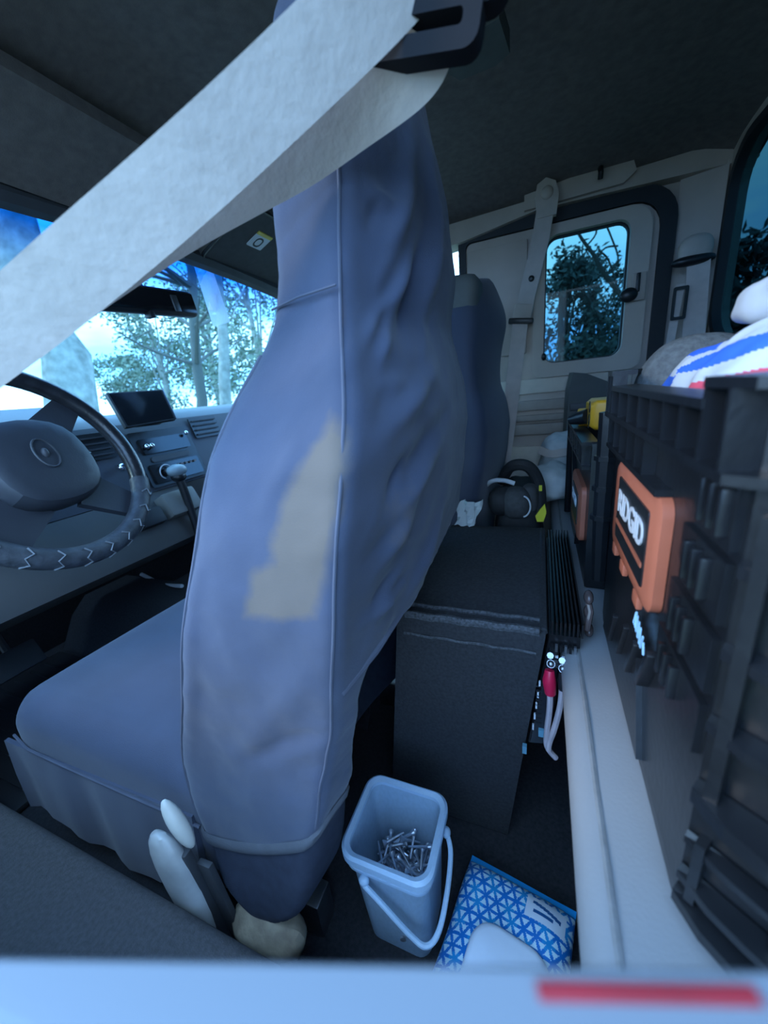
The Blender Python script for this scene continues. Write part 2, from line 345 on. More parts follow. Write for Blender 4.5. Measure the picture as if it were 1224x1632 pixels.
# ================================================================== DRIVER'S SEAT
SEAT = [(.195, -.420, -.225, .218, .74), (.26, -.438, -.205, .223, .755), (.35, -.436, -.193, .234, .77), (.49, -.385, -.172, .238, .785),
        (.56, -.353, -.160, .239, .79), (.62, -.330, -.150, .243, .79), (.67, -.314, -.146, .254, .785), (.70, -.304, -.143, .262, .78),
        (.75, -.286, -.147, .290, .770), (.79, -.262, -.154, .313, .758), (.83, -.250, -.166, .337, .745), (.93, -.247, -.166, .366, .765),
        (1.0, -.242, -.164, .374, .750), (1.05, -.236, -.170, .384, .712), (1.09, -.230, -.178, .40, .655), (1.115, -.222, -.186, .425, .60), (1.130, -.210, -.195, .46, .54)]
RES = 280
def seat_ring(z, rows, ncap=0, n=14):
    xf, xb, yn, yf = interp(rows, z)
    d = max(0.004, xb - xf); rn = min(.014, d * .3); rf = min(.05, d * .42)
    ro = rrect(xf, xb, yn, yf, [rf * .6, rn, rf, rf], 6)
    # resample evenly
    per = [0]
    for i in range(len(ro)):
        a, c = ro[i], ro[(i + 1) % len(ro)]; per.append(per[-1] + math.dist(a, c))
    M = RES; out = []; j = 0
    for k in range(M):
        s_ = per[-1] * k / M
        while per[j + 1] < s_: j += 1
        a, c = ro[j], ro[(j + 1) % len(ro)]; t = (s_ - per[j]) / max(1e-9, per[j + 1] - per[j])
        out.append([a[0] + (c[0] - a[0]) * t, a[1] + (c[1] - a[1]) * t])
    yc = (yn + yf) / 2; hw = (yf - yn) / 2; xm = (xf + xb) / 2
    for p in out:
        e = (p[1] - yc) / hw
        if p[0] > xm: p[0] += (.038 + .016 * math.exp(-((z - .90) / .07) ** 2)) * max(0, 1 - e * e) * min(1, (p[0] - xm) / (xb - xm + 1e-9))
    return out
def fold(p, c, dr, ln, wd, h):
    "a soft crease in the fabric: ridge centred at c along dr"
    q = p - Vector(c); dr = Vector(dr).normalized(); a = q.dot(dr); r = (q - dr * a).length
    return 1.5 * h * math.exp(-(a / ln) ** 2) * math.exp(-(r / wd) ** 2)
FOLDS = [((-.14, .44, .93), (0, .55, .8), .08, .012, .010), ((-.135, .46, .89), (0, .5, .8), .07, .010, -.009), ((-.14, .43, .865), (0, .6, .7), .06, .012, .010),
         ((-.125, .50, .91), (0, .4, .9), .09, .014, .009), ((-.12, .38, .74), (0, .9, .35), .07, .012, .008), ((-.12, .42, .70), (0, .9, .3), .08, .012, -.008),
         ((-.12, .38, .66), (0, .9, .45), .07, .012, .009), ((-.13, .33, .61), (0, .8, .6), .06, .010, .007), ((-.13, .42, .57), (0, .8, .7), .09, .014, .008),
         ((-.17, .40, .45), (0, .7, -.7), .09, .014, .010), ((-.16, .34, .50), (0, .5, .8), .07, .012, -.008), ((-.22, .33, .86), (1, 0, .5), .03, .006, -.003),
         ((-.25, .255, .80), (.9, 0, .3), .06, .008, .004), ((-.24, .25, .45), (.6, 0, .8), .10, .02, .005), ((-.34, .24, .55), (.3, 0, .9), .08, .015, .004)]
def sstep(a, b_, x): x = min(1, max(0, (x - a) / (b_ - a))); return x * x * (3 - 2 * x)
def lower(p):
    "below the rear hem the back steps forward, and the bottom rises towards the rear"
    hem = .475 + .24 * max(0, p.y - .245); x = p.x
    if x > -.30: x -= .13 * sstep(0, .05, hem - p.z) * sstep(.27, .36, p.y) * sstep(-.30, -.2, x)
    t = min(1, max(0, (p.x + .42) / .21)); return Vector((x, p.y, p.z + .095 * t ** 1.8 * (1 - sstep(.18, .50, p.z))))
rf_ = random.Random(12)
for k_ in range(34):
    z_ = rf_.uniform(.50, .97); y_ = interp(SEAT, z_)[2] + rf_.uniform(.02, .20)
    FOLDS.append(((interp(SEAT, z_)[1] + .02, y_, z_), (0, rf_.uniform(.5, 1), rf_.uniform(-.2, 1)), rf_.uniform(.02, .05), rf_.uniform(.005, .009), rf_.choice((-1, 1)) * rf_.uniform(.003, .006)))
for c_, d_, l_, w_, h_ in (((-.24, .333, .835), (1, 0, .12), .05, .008, -.003), ((-.20, .26, .70), (.5, 0, .8), .05, .012, .003), ((-.33, .24, .60), (.6, 0, .7), .05, .012, -.003), ((-.38, .236, .42), (.3, 0, .9), .07, .015, .004), ((-.25, .236, .38), (.8, 0, .5), .07, .014, -.003)):
    FOLDS.append((c_, d_, l_, w_, h_))
def near_fold(p, F): return abs(p.z - F[0][2]) < 2.2 * F[2] + .03 and abs(p.y - F[0][1]) < 2.2 * F[2] + .03
def seat_shell(rows, z0, z1, nz, disp=True):
    rings = []
    for i in range(nz):
        z = lerp(z0, z1, i / (nz - 1)); rings.append([Vector((p[0], p[1], z)) for p in seat_ring(z, rows)])
    if disp:
        for r in rings:
            n = len(r); cen = sum(r, Vector()) / n; new = []
            for k, p in enumerate(r):
                tg = (r[(k + 1) % n] - r[k - 1]).normalized(); nn = Vector((tg.y, -tg.x, 0))
                h = sum(fold(p, *F) for F in FOLDS if near_fold(p, F)) + 0.005 * noise.noise(p * 9) + 0.0022 * noise.noise(p * 26) + 0.0006 * noise.noise(p * 90)
                new.append(p + nn * h)
            r[:] = new
    return [[lower(p) for p in r] for r in rings]
seat = thing('driver_seat', 'dark navy fabric-covered driver seat with tan patch on its backrest side', 'car seat', (-0.5, 0.5, 0))
rings = seat_shell(SEAT, .195, 1.130, 180)
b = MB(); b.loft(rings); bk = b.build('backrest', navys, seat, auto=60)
at_ = bk.data.attributes.new('tan_patch', 'FLOAT', 'POINT')
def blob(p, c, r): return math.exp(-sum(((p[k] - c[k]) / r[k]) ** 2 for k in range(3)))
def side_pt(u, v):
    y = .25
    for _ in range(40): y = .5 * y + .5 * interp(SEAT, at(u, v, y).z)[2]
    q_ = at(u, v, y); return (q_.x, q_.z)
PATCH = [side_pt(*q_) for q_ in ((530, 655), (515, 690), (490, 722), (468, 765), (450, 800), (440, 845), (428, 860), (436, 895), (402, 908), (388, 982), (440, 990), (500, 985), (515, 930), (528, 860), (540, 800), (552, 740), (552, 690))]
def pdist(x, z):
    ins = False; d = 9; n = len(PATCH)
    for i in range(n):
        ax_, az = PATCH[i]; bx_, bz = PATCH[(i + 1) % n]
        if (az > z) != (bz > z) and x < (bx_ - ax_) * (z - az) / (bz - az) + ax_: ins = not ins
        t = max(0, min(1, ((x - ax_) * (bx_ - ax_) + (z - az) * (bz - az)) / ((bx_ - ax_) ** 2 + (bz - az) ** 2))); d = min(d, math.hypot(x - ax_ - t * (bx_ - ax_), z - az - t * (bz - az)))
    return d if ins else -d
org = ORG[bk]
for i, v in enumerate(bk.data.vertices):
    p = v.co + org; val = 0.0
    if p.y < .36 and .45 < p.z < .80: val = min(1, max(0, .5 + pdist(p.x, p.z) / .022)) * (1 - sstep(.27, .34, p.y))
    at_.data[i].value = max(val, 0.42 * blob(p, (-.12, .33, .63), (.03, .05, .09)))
# seams / piping along the near rear corner, near front edge and the rear hem
def corner_line(z0, z1, which):
    out = []
    for r in rings:
        p = max(r, key=(lambda q: q.x - 1.6 * q.y) if which == 'r' else (lambda q: -q.x - 1.6 * q.y))
        if z0 <= p.z <= z1: out.append(p + (Vector((.0004, -.0006, 0)) if which == 'r' else Vector((0, -.0004, 0))))
    return [out[0]] + [(out[i - 1] + out[i] * 2 + out[i + 1]) / 4 for i in range(1, len(out) - 1)] + [out[-1]]
def relax(o, n=25):
    for _ in range(n): o = [o[0]] + [(o[i - 1] + o[i] * 2 + o[i + 1]) / 4 for i in range(1, len(o) - 1)] + [o[-1]]
    return o
MB().tube(relax(corner_line(.30, 1.09, 'r')), 0.0016, 6).build('back_seam', seam, bk)
MB().tube(relax(corner_line(.25, .80, 'f')), 0.0020, 6).build('piping', seam, bk)
MB().tube([(-.172, .248, .478), (-.156, .30, .490), (-.141, .38, .510), (-.131, .50, .538), (-.134, .62, .565), (-.150, .75, .595)], 0.0032, 6).build('rear_hem', seam, bk)
MB().tube([(-.246, .345, .838), (-.21, .3385, .842), (-.17, .3395, .845)], 0.0012, 5).build('headrest_seam', seam, bk)
RES = 150
# mesh pocket / lower skirt and its band
SK = [(.085, -.345, -.285, .205, .66), (.10, -.368, -.258, .203, .70), (.13, -.396, -.242, .205, .73), (.165, -.410, -.230, .212, .735), (.20, -.418, -.222, .219, .742)]
b = MB(); b.loft([[lower(Vector((p[0], p[1], lerp(.085, .20, i / 15)))) for p in seat_ring(lerp(.085, .20, i / 15), SK)] for i in range(16)]); b.build('lower_skirt', navyd, seat, auto=60)
b = MB()
def band_ring(z, g):
    return [lower(Vector((p[0] + (g if p[0] > -.3 else -g), p[1] - g, z))) for p in seat_ring(z, SEAT)]
b.loft([band_ring(.196, .002), band_ring(.201, .004), band_ring(.209, .004), band_ring(.214, .001)], cap=False); b.build('hem_band', mat('hem_band_fabric', (0.085, 0.09, 0.105), 0.85, 0.1, 60, 0.3, 900), seat, auto=60)
# cushion
CU = []
b = MB(); rings = []
for i in range(28):
    t = i / 27; x = lerp(-.925, -.40, t)
    zt = .300 - .10 * max(0, (-.80 - x) / .125) ** 2.2 + 0.006 * math.sin(t * 5); zb = .10 + .06 * max(0, (-.82 - x) / .105) ** 2
    yn = .215 + .05 * max(0, (-.80 - x) / .125) ** 2 + .012 * t; yf = .745 - .04 * max(0, (-.80 - x) / .125) ** 2
    rings.append([Vector((x, a, c + .012 * math.exp(-((a - yn - .05) / .05) ** 2) * (1 if c > .2 else 0))) for a, c in rrect(yn, yf, zb, zt, [.02, .02, .05, .05], 6)])
b.loft(rings); cs = b.build('seat_cushion', navy, seat, sub=1, auto=60)
MB().tube([(-.86, .222, .235), (-.80, .213, .232), (-.70, .2145, .228), (-.60, .2175, .222), (-.48, .2215, .215), (-.42, .2235, .21)], 0.0024, 6).build('cushion_seam', seam, cs)
b = MB(); rings = []
for i in range(20):
    t = i / 19; x = lerp(-.88, -.43, t); w = 0.004 * math.sin(t * 17) + 0.003 * math.sin(t * 31); zb = .055 + .02 * math.sin(t * 6 + 1)
    rings.append([Vector((x, .213 + .010 * t, .225)), Vector((x, .207 + .012 * t + w, .15)), Vector((x, .204 + .012 * t + w, zb)), Vector((x, .210 + .012 * t + w, zb)), Vector((x, .220 + .010 * t, .225))])
b.loft(rings); b.build('cushion_skirt', navy, seat)
# plastic hinge shield, bracket, torn foam at the foot of the backrest
MB().ball((-.436, .190, .138), (.032, .014, .098), Matrix.Rotation(math.radians(-9), 3, 'Y'), e=.75).build('hinge_shield', mat('pale_plastic', (0.50, 0.50, 0.48), 0.3, 0.25, 18), seat)
MB().ball((-.410, .196, .262), (.010, .010, .038), Matrix.Rotation(math.radians(-22), 3, 'Y')).build('recliner_lever', mat('cream_plastic', (0.62, 0.61, 0.55), 0.4, 0.05), seat)
MB().bx((-.414, .196, .105), (.030, .012, .20), Matrix.Rotation(math.radians(-8), 3, 'Y'), .003).bx((-.385, .203, .09), (.024, .008, .19), Matrix.Rotation(math.radians(-8), 3, 'Y'), .002).build('hinge_bracket', trimd, seat)
b = MB(); b.ball((-.325, .212, .080), (.062, .03, .036), Matrix.Rotation(math.radians(-12), 3, 'Y'))
for i, p in enumerate(b.v): b.v[i] = p + Vector((0, 0, 0.012 * noise.noise(p * 40)))
b.build('foam_lump', mat('foam', (0.30, 0.255, 0.18), 0.95, 0.35, 30, 0.5, 120, col2=(0.14, 0.11, 0.08)), seat)
for y_ in (.27, .70): MB().bx((-.55, y_, .035), (.55, .035, .07), bev=.004).build('seat_track', steel, seat)

# ================================================================== PASSENGER SEAT (same build, mirrored, a little lower)
ps = thing('passenger_seat', 'dark fabric front passenger seat seen beyond the driver seat', 'car seat', (-0.5, 1.18, 0))
RES = 120
PS = [(z * 0.895, xf + .012, xb + .022, 1.685 - yf, 1.685 - yn) for z, xf, xb, yn, yf in SEAT]
b = MB(); rr_ = []
for i in range(60):
    z = lerp(PS[0][0], PS[-1][0], i / 59); rr_.append([Vector((p[0], p[1], z)) for p in seat_ring(z, PS)])
b.loft(rr_); pb = b.build('backrest', navy, ps, auto=60)
MB().bx((-.180, 1.00, .885), (.085, .10, .20), Matrix.Rotation(math.radians(4), 3, 'Y'), .025, 3).build('headrest_side', mat('grey_vinyl', (0.10, 0.105, 0.10), 0.7, 0.1, 30), ps)
MB().bx((-.66, 1.18, .20), (.52, .50, .20), bev=.05, seg=3).build('seat_cushion', navy, ps)
MB().bx((-.60, 1.18, .05), (.45, .40, .10), bev=.01).build('seat_base', trimd, ps)

# ================================================================== NEAR SEAT BELT
sb = thing('seat_belt', 'large pale grey belt strap crossing the picture close to the camera', 'seat belt', (-0.1, 0.3, 0.9))
A = [at(-180, 665, .13), at(0, 534, .178), at(150, 410, .207), at(300, 280, .243), at(430, 160, .278), at(575, 20, .312), at(650, -60, .33)]
acr = [Vector((.6, .25, .75)).normalized() for _ in A]
def cam_across(pts):
    out = []
    for i, p in enumerate(pts):
        d = (pts[min(i + 1, len(pts) - 1)] - pts[max(i - 1, 0)]).normalized(); out.append(d.cross((EYE - p).normalized()).normalized())
    return out
def dense(pts, k=6):
    out = []
    for i in range(len(pts) - 1):
        p0 = pts[max(i - 1, 0)]; p1 = pts[i]; p2 = pts[i + 1]; p3 = pts[min(i + 2, len(pts) - 1)]
        for j in range(k):
            t = j / k; out.append(0.5 * ((2 * p1) + (p2 - p0) * t + (2 * p0 - 5 * p1 + 4 * p2 - p3) * t * t + (3 * p1 - p0 - 3 * p2 + p3) * t ** 3))
    out.append(pts[-1]); return out
A = dense(A); MB().ribbon(A, cam_across(A), 0.047, 0.0009).build('webbing', belt, sb)
B2 = [at(-150, 660, .145), at(0, 560, .19), at(120, 470, .235), at(215, 402, .265), at(303, 345, .290), at(392, 293, .312), at(475, 245, .334), at(560, 182, .348), at(632, 126, .352), at(664, 92, .352), at(676, 60, .350)]
B2 = dense(B2); ac = cam_across(B2)
wv = []
for i, a_ in enumerate(ac):
    t = i / (len(ac) - 1); n_ = (EYE - B2[i]).normalized(); wv.append((a_ * math.cos(.85 * (1 - t)) - n_ * math.sin(.85 * (1 - t))))
MB().ribbon(B2, wv, 0.046, 0.0009).build('webbing_return', belt, sb)
gc = at(672, 62, .345); ax = (at(740, 50, .345) - at(600, 75, .345)).normalized(); vz = Vector((0, 0, 1)); nrm = ax.cross(vz).normalized(); vz = nrm.cross(ax)
fg = lambda a, c, t: gc + ax * a + vz * c + nrm * t
MB().frame(rrect(-.045, .042, -.013, .050, .010, 4), rrect(-.033, .030, -.001, .008, .003, 4), fg, -.008, .008).build('guide_ring', mat('ring_plastic', (0.006, 0.006, 0.008), 0.75, 0.2, spec=0.25), sb)
MB().frame(rrect(-.030, .055, .010, .075, .012, 4), rrect(.008, .034, .030, .055, .008, 4), fg, -.012, .004).build('ring_cover', MATS['ring_plastic'], sb)
MB().tube([fg(.062, .02, 0), fg(.066, .05, -.004), fg(.060, .09, -.006)], .009, 10).build('anchor_bolt', blackg, sb)

# ================================================================== FAR SEAT BELTS
fb = thing('seat_belt', 'grey belt hanging on the far rear door in front of its window', 'seat belt', (-.06, 1.44, .43))
pc = MB().prism([(.030, 1.20), (.036, 1.25), (.026, 1.282), (.0, 1.296), (-.024, 1.284), (-.030, 1.25), (-.022, 1.20)], fnw, 1.432, 1.455).build('anchor_cover', mat('cover_grey', (0.52, 0.42, 0.35), 0.5, 0.06), fb)
MB().ball((.003, 1.431, 1.258), (.017, .008, .017)).build('cover_button', trimg, pc)
MB().ribbon(dense([Vector((0, 1.445, 1.22)), Vector((-.014, 1.447, 1.14)), Vector((-.036, 1.446, 1.05)), Vector((-.054, 1.444, .975))]), (1, 0, .2), [.050] * 19, .008).build('belt_sleeve', mat('sleeve_grey', (0.48, 0.39, 0.33), 0.55, 0.06), fb)
MB().ball((-.036, 1.436, 1.045), (.009, .004, .009)).build('sleeve_hole', blackp, fb)
MB().bx((-.060, 1.441, .955), (.058, .022, .045), Matrix.Rotation(math.radians(12), 3, 'Y'), .006).build('guide_block', trimg, fb)
MB().bx((-.066, 1.437, .928), (.078, .028, .018), Matrix.Rotation(math.radians(8), 3, 'Y'), .006).build('guide_lip', blackp, fb)
MB().ribbon(dense([Vector((-.067, 1.437, .935)), Vector((-.078, 1.42, .83)), Vector((-.098, 1.37, .63)), Vector((-.122, 1.29, .43))]), (1, .15, .15), .047, .001).build('webbing', beltg, fb)
fb2 = thing('seat_belt', 'grey belt hanging from the rear corner beside the back window', 'seat belt', (.37, 1.44, .6))
MB().ball((.378, 1.425, 1.035), (.040, .018, .036), e=.8).build('guide_cap', mat('cover_grey', (0.52, 0.42, 0.35)), fb2)
MB().ball((.375, 1.420, 1.008), (.050, .018, .013), e=.8).build('guide_lip', blackp, fb2)
MB().ribbon([(.386, 1.415, 1.012), (.392, 1.413, .9), (.398, 1.41, .75), (.40, 1.41, .6)], (1, -.3, 0), .05, .001).build('webbing', beltg, fb2)
MB().ribbon([(.352, 1.417, .955), (.345, 1.413, .85), (.338, 1.41, .70), (.337, 1.41, .6)], (1, -.3, 0), .020, .001).build('webbing_side', beltg, fb2)
MB().frame(rrect(-.017, .017, -.042, .042, .004, 3), rrect(-.011, .011, -.034, .034, .003, 3), lambda a, c, t: Vector((.352 + a, 1.405 + t, .905 + c)), -.004, .004).build('buckle_loop', blackp, fb2)
ch = tag(MB().tube([(.140, 1.462, 1.290), (.140, 1.440, 1.283), (.140, 1.430, 1.270), (.140, 1.438, 1.258)], .007, 8).build('coat_hook', blackp), 'small black coat hook on the trim above the far window', 'hook')
# ceiling bracket near the belt ring
cb = thing('ceiling_bracket', 'small grey trapezoid bracket on the headliner beside the belt ring', 'bracket', (-.10, .74, 1.25))
MB().prism([(-.065, -.03), (.03, -.045), (.04, .030), (.015, .045), (-.045, .045), (-.06, .02)], lambda a, c, t: Vector((-.10 + a, .83 + c, 1.262 + t + .0 * a)), 0, .03).build('bracket_plate', mat('bracket_grey', (0.085, 0.092, 0.088), 0.7, 0.1), cb)
MB().ball((-.105, .81, 1.261), (.008, .008, .004)).build('screw_head', blackp, cb)

# ================================================================== DASHBOARD
dash = thing('dashboard', 'grey truck dashboard below the windscreen with vents and controls', 'dashboard', (-1.3, 0.78, 0.33))
DY0, DY1 = 0.06, 1.48
fd = lambda a, c, t: Vector((a, t, c))
dtop = mat('dash_top', (0.17, 0.19, 0.21), 0.6, 0.06, 10, 0.1, 300); dmid = mat('dash_mid', (0.060, 0.063, 0.075), 0.6, 0.08, 10, 0.1, 300); dlow = mat('dash_low', (0.06, 0.056, 0.052), 0.6, 0.07, 12, 0.1, 300)
MB().prism([(-1.56, .72), (-1.56, .745), (-1.30, .772), (-1.20, .770), (-1.165, .755), (-1.155, .738), (-1.2, .73)], fd, DY0, DY1).build('top_pad', dtop, dash)
MB().prism([(-1.5, .73), (-1.155, .738), (-1.135, .70), (-1.105, .60), (-1.085, .535), (-1.5, .5)], fd, DY0, DY1).build('mid_panel', dmid, dash)
MB().prism([(-1.5, .5), (-1.085, .533), (-1.055, .50), (-1.010, .425), (-1.000, .385), (-1.03, .358), (-1.5, .34)], fd, DY0, .86).build('lower_panel', dlow, dash)
MB().prism([(-1.5, .5), (-1.085, .533), (-1.09, .40), (-1.5, .36)], fd, .86, DY1).build('lower_panel', dlow, dash)
MB().prism([(-1.12, .73), (-1.08, .765), (-1.13, .80), (-1.22, .80), (-1.30, .765)], fd, .16, .60).build('cluster_hood', dtop, dash)
def dash_plate(y0, y1, z0, z1, off, th=.006):
    "plate on the sloped mid panel"
    xs = lambda z: -1.135 + (.70 - z) * .30 + off
    return MB().prism(rrect(y0, y1, z0, z1, .006, 3), lambda a, c, t: Vector((xs(c) + t, a, c)), 0, th)
for (y0, y1, z0, z1) in ((.625, .715, .655, .725), (1.00, 1.12, .665, .735)):
    v = dash_plate(y0, y1, z0, z1, .002).build('air_vent', blackp, dash)
    for k in range(4):
        z = lerp(z0 + .012, z1 - .012, k / 3); MB().bx((-1.135 + (.70 - z) * .3 + .011, (y0 + y1) / 2, z), (.006, y1 - y0 - .016, .004)).build('vent_slat', trimd, v)
st = dash_plate(.765, .975, .545, .712, .002, .010).build('centre_bezel', blackp, dash)
rd = dash_plate(.785, .955, .645, .690, .012, .006).build('radio', blackg, st)
for yy in (.795, .812): MB().ball((-1.098, yy, .668), (.010, .008, .008)).build('radio_knob', chrome, rd)
MB().ball((-1.100, .948, .690), (.006, .007, .007)).build('radio_button', chrome, rd)
dash_plate(.80, .94, .618, .634, .012, .004).build('storage_slot', trimd, st)
cp = dash_plate(.780, .960, .556, .612, .012, .006).build('climate_panel', blackg, st)
MB().tube([(-1.078, .822 + .022 * math.cos(a), .585 + .022 * math.sin(a)) for a in [k * math.pi / 12 for k in range(24)]], .0018, 5, closed=True).build('dial_ring', whitem, cp)
MB().ball((-1.076, .822, .585), (.012, .010, .012)).build('dial_knob', blackp, cp)
for k in range(5): MB().bx((-1.082, .870 + .017 * k, .598), (.004, .009, .006)).build('climate_button', steel, cp)
MB().ball((-1.09, .700, .625), (.013, .013, .012)).tube([(-1.12, .70, .628), (-1.09, .70, .625)], .006).build('dash_knob', chrome, dash)
MB().bx((-1.035, .80, .488), (.06, .115, .075), Matrix.Rotation(math.radians(-25), 3, 'Y'), .012).build('pocket', mat('pocket_grey', (0.17, 0.165, 0.15), 0.6, 0.06), dash)
MB().bx((-1.030, .69, .475), (.05, .07, .05), Matrix.Rotation(math.radians(-25), 3, 'Y'), .006).build('lower_recess', trimdd, dash)
# display
disp = thing('display_screen', 'black flat display screen standing on the dash centre', 'screen', (-1.08, .81, .735))
q = [Vector((-1.10, .726, .826)), Vector((-1.10, .90, .830)), Vector((-1.055, .885, .738)), Vector((-1.055, .722, .732))]
nn = (q[1] - q[0]).cross(q[3] - q[0]).normalized();  nn = nn if nn.x > 0 else -nn
MB().add([p for p in q] + [p - nn * .012 for p in q], [(0, 1, 2, 3), (7, 6, 5, 4), (0, 4, 5, 1), (1, 5, 6, 2), (2, 6, 7, 3), (3, 7, 4, 0)]).build('casing', blackp, disp, smooth=False)
c0 = sum(q, Vector()) / 4
qq = [c0 + (p - c0) * .93 + nn * .0012 for p in q]
MB().add(qq + [p - nn * .001 for p in qq], [(0, 1, 2, 3), (7, 6, 5, 4), (0, 4, 5, 1), (1, 5, 6, 2), (2, 6, 7, 3), (3, 7, 4, 0)]).build('glass', blackg, disp, smooth=False)
MB().tube([q[1] + nn * .002, q[2] + nn * .002], .0022, 5).build('edge_trim', steel, disp)
MB().bx((-1.10, .81, .752), (.05, .08, .05), bev=.006).build('stand', blackp, disp)
# shifter
sh = thing('gear_shifter', 'black gear shift lever with pale grey knob before the centre dash', 'shifter', (-1.0, .80, .15))
MB().ball((-1.005, .80, .592), (.026, .030, .019)).build('knob', mat('knob_grey', (0.22, 0.27, 0.29), 0.4, 0.1), sh)
MB().tube([(-1.005, .80, .58), (-1.0, .805, .50), (-.99, .81, .30), (-.98, .81, .15)], [.012, .012, .010, .016], 10).build('lever', blackp, sh)
MB().ball((-1.005, .80, .573), (.022, .022, .016)).build('collar', blackp, sh)
# ------------------------------------------------------------------ steering wheel
WC = Vector((-.831, .39, .691)); tl = math.radians(25); yw = math.radians(10)
e1 = Vector((-math.sin(yw), math.cos(yw), 0)); wn = Vector((math.cos(tl) * math.cos(yw), math.cos(tl) * math.sin(yw), math.sin(tl))); e2 = wn.cross(e1)
fw = lambda a, c, t=0: WC + e1 * a + e2 * c + wn * t
sw = thing('steering_wheel', 'black leather steering wheel with laced lower rim', 'steering wheel', WC - wn * .06)
RW = .183
leather = mat('wheel_leather', (0.018, 0.018, 0.020), 0.28, 0.3, 60, 0.25, 250)
MB().tube([fw(RW * math.cos(a), RW * math.sin(a)) for a in [2 * math.pi * k / 72 for k in range(72)]], .0165, 14, closed=True).build('rim', leather, sw)
wrapm = mat('wheel_wrap', (0.05, 0.055, 0.062), 0.5, 0.35, 50, 0.5, 160)
wp = MB().tube([fw(RW * math.cos(a), RW * math.sin(a)) for a in [math.radians(lerp(195, 335, k / 40)) for k in range(41)]], .0185, 14).build('rim_wrap', wrapm, sw)
for k in range(10):
    a = math.radians(205 + 13 * k)
    pts = [fw((RW + .0195 * math.cos(b_)) * math.cos(a + s_), (RW + .0195 * math.cos(b_)) * math.sin(a + s_), .0195 * math.sin(b_)) for b_, s_ in ((.0, .0), (.5, .05), (1.0, .0), (1.5, .05), (2.0, .0))]
    MB().tube(pts, .0016, 5).build('lace', mat('lace_thread', (0.16, 0.17, 0.18), 0.7, 0.1), wp)
hub = []
for i, (t, sc) in enumerate(((-.045, .80), (-.02, 1.0), (.012, 1.0), (.026, .93), (.032, .78))):
    hub.append([fw(a * sc, c * sc, t) for a, c in [(-.088, .045), (-.060, .075), (0, .085), (.060, .075), (.088, .045), (.092, -.02), (.080, -.065), (.045, -.085), (0, -.09), (-.045, -.085), (-.080, -.065), (-.092, -.02)]])
MB().loft(hub).build('airbag_cover', mat('wheel_cover', (0.030, 0.033, 0.040), 0.5, 0.1, 20, 0.1, 300), sw, sub=1)
for (p, c_, w) in (((.06, .06), (.135, .115), .045), ((-.06, .06), (-.135, .115), .045), ((.05, -.06), (.125, -.125), .052), ((-.05, -.06), (-.125, -.125), .052)):
    A_ = Vector((p[0], p[1])); B_ = Vector((c_[0], c_[1])); pts = [fw(*(A_.lerp(B_, k / 6)), -.012) for k in range(7)]
    d2 = (B_ - A_).normalized(); MB().ribbon(pts, e1 * -d2.y + e2 * d2.x, [w * (1 + .5 * (1 - k / 6)) for k in range(7)], .007).build('spoke', mat('wheel_cover', (0.03, 0.033, 0.04)), sw)
MB().tube([fw(.018 * math.cos(a), .005 + .027 * math.sin(a), .034) for a in [2 * math.pi * k / 24 for k in range(24)]], .0018, 5, closed=True).ball(fw(0, .005, .031), (.006, .006, .010)).build('emblem', trimd, sw)
MB().loft([[fw(a * s, c * s - .01, t) for a, c in rrect(-.06, .06, -.055, .055, .03, 4)] for t, s in ((-.05, .8), (-.09, 1.0), (-.17, 1.0), (-.26, .9))]).build('column_shroud', mat('column_grey', (0.20, 0.225, 0.24), 0.5, 0.08), sw)
MB().tube([fw(.05, .02, -.10), fw(.12, .03, -.105), fw(.19, .035, -.10)], [.007, .007, .010], 8).build('column_stalk', blackp, sw)

# ------------------------------------------------------------------ mirror, visors, packet
mr = thing('rear_view_mirror', 'black rear view mirror hanging before the windscreen', 'mirror', (-.85, .68, .985))
mm = Matrix.Rotation(math.radians(-6), 3, 'Y') @ Matrix.Rotation(math.radians(4), 3, 'X')
MB().bx((-.80, .675, .993), (.030, .255, .056), mm, .014, 3).build('housing', blackp, mr)
MB().bx((-.784, .675, .993), (.003, .235, .042), mm, .001).build('mirror_glass', blackg, mr)
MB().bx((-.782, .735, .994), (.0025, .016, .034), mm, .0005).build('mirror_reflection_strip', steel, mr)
MB().tube([(-.815, .69, 1.0), (-.86, .70, 1.06), (-.90, .705, 1.115)], .010, 8).build('stem', blackp, mr)
MB().bx((-.79, .665, .962), (.02, .012, .014), bev=.003).build('day_night_tab', blackp, mr)
vis = thing('sun_visor', 'dark grey driver sun visor folded up above the belt strap', 'sun visor', (-.78, .42, 1.17))
MB().prism(rrect(-.70, .735 - 0, 0, .16, .03, 5), lambda a, c, t: Vector((-.705 - c * .92, max(.06, a) if a < .735 else a, 1.246 - c * .52 + t)), -.010, .010).build('visor_panel', liner, vis)
MB().tube([(-.84, .70, 1.180), (-.86, .74, 1.182), (-.86, .78, 1.185)], .006, 8).build('pivot_rod', trimd, vis)
vis2 = thing('sun_visor', 'dark grey passenger sun visor with a small warning sticker', 'sun visor', (-.78, 1.2, 1.17))
visg = mat('visor_grey', (0.075, 0.072, 0.070), 0.9, 0.1, 60, 0.2, 500)
VP = lambda a, c, t: Vector((-.665 - c * .92, a, 1.236 - c * .36 + t))
MB().prism(rrect(.92, 1.42, 0, .23, .04, 5), VP, -.010, .010).build('visor_panel', visg, vis2)
MB().tube([VP(a, c, -.011) for a, c in rrect(.925, 1.415, .005, .225, .04, 5)], .005, 6, closed=True).build('visor_edging', blackp, vis2)
sk = MB().prism(rrect(1.015, 1.075, .07, .115, .003, 2), VP, -.0125, -.0105).build('warning_sticker', whitem, vis2)
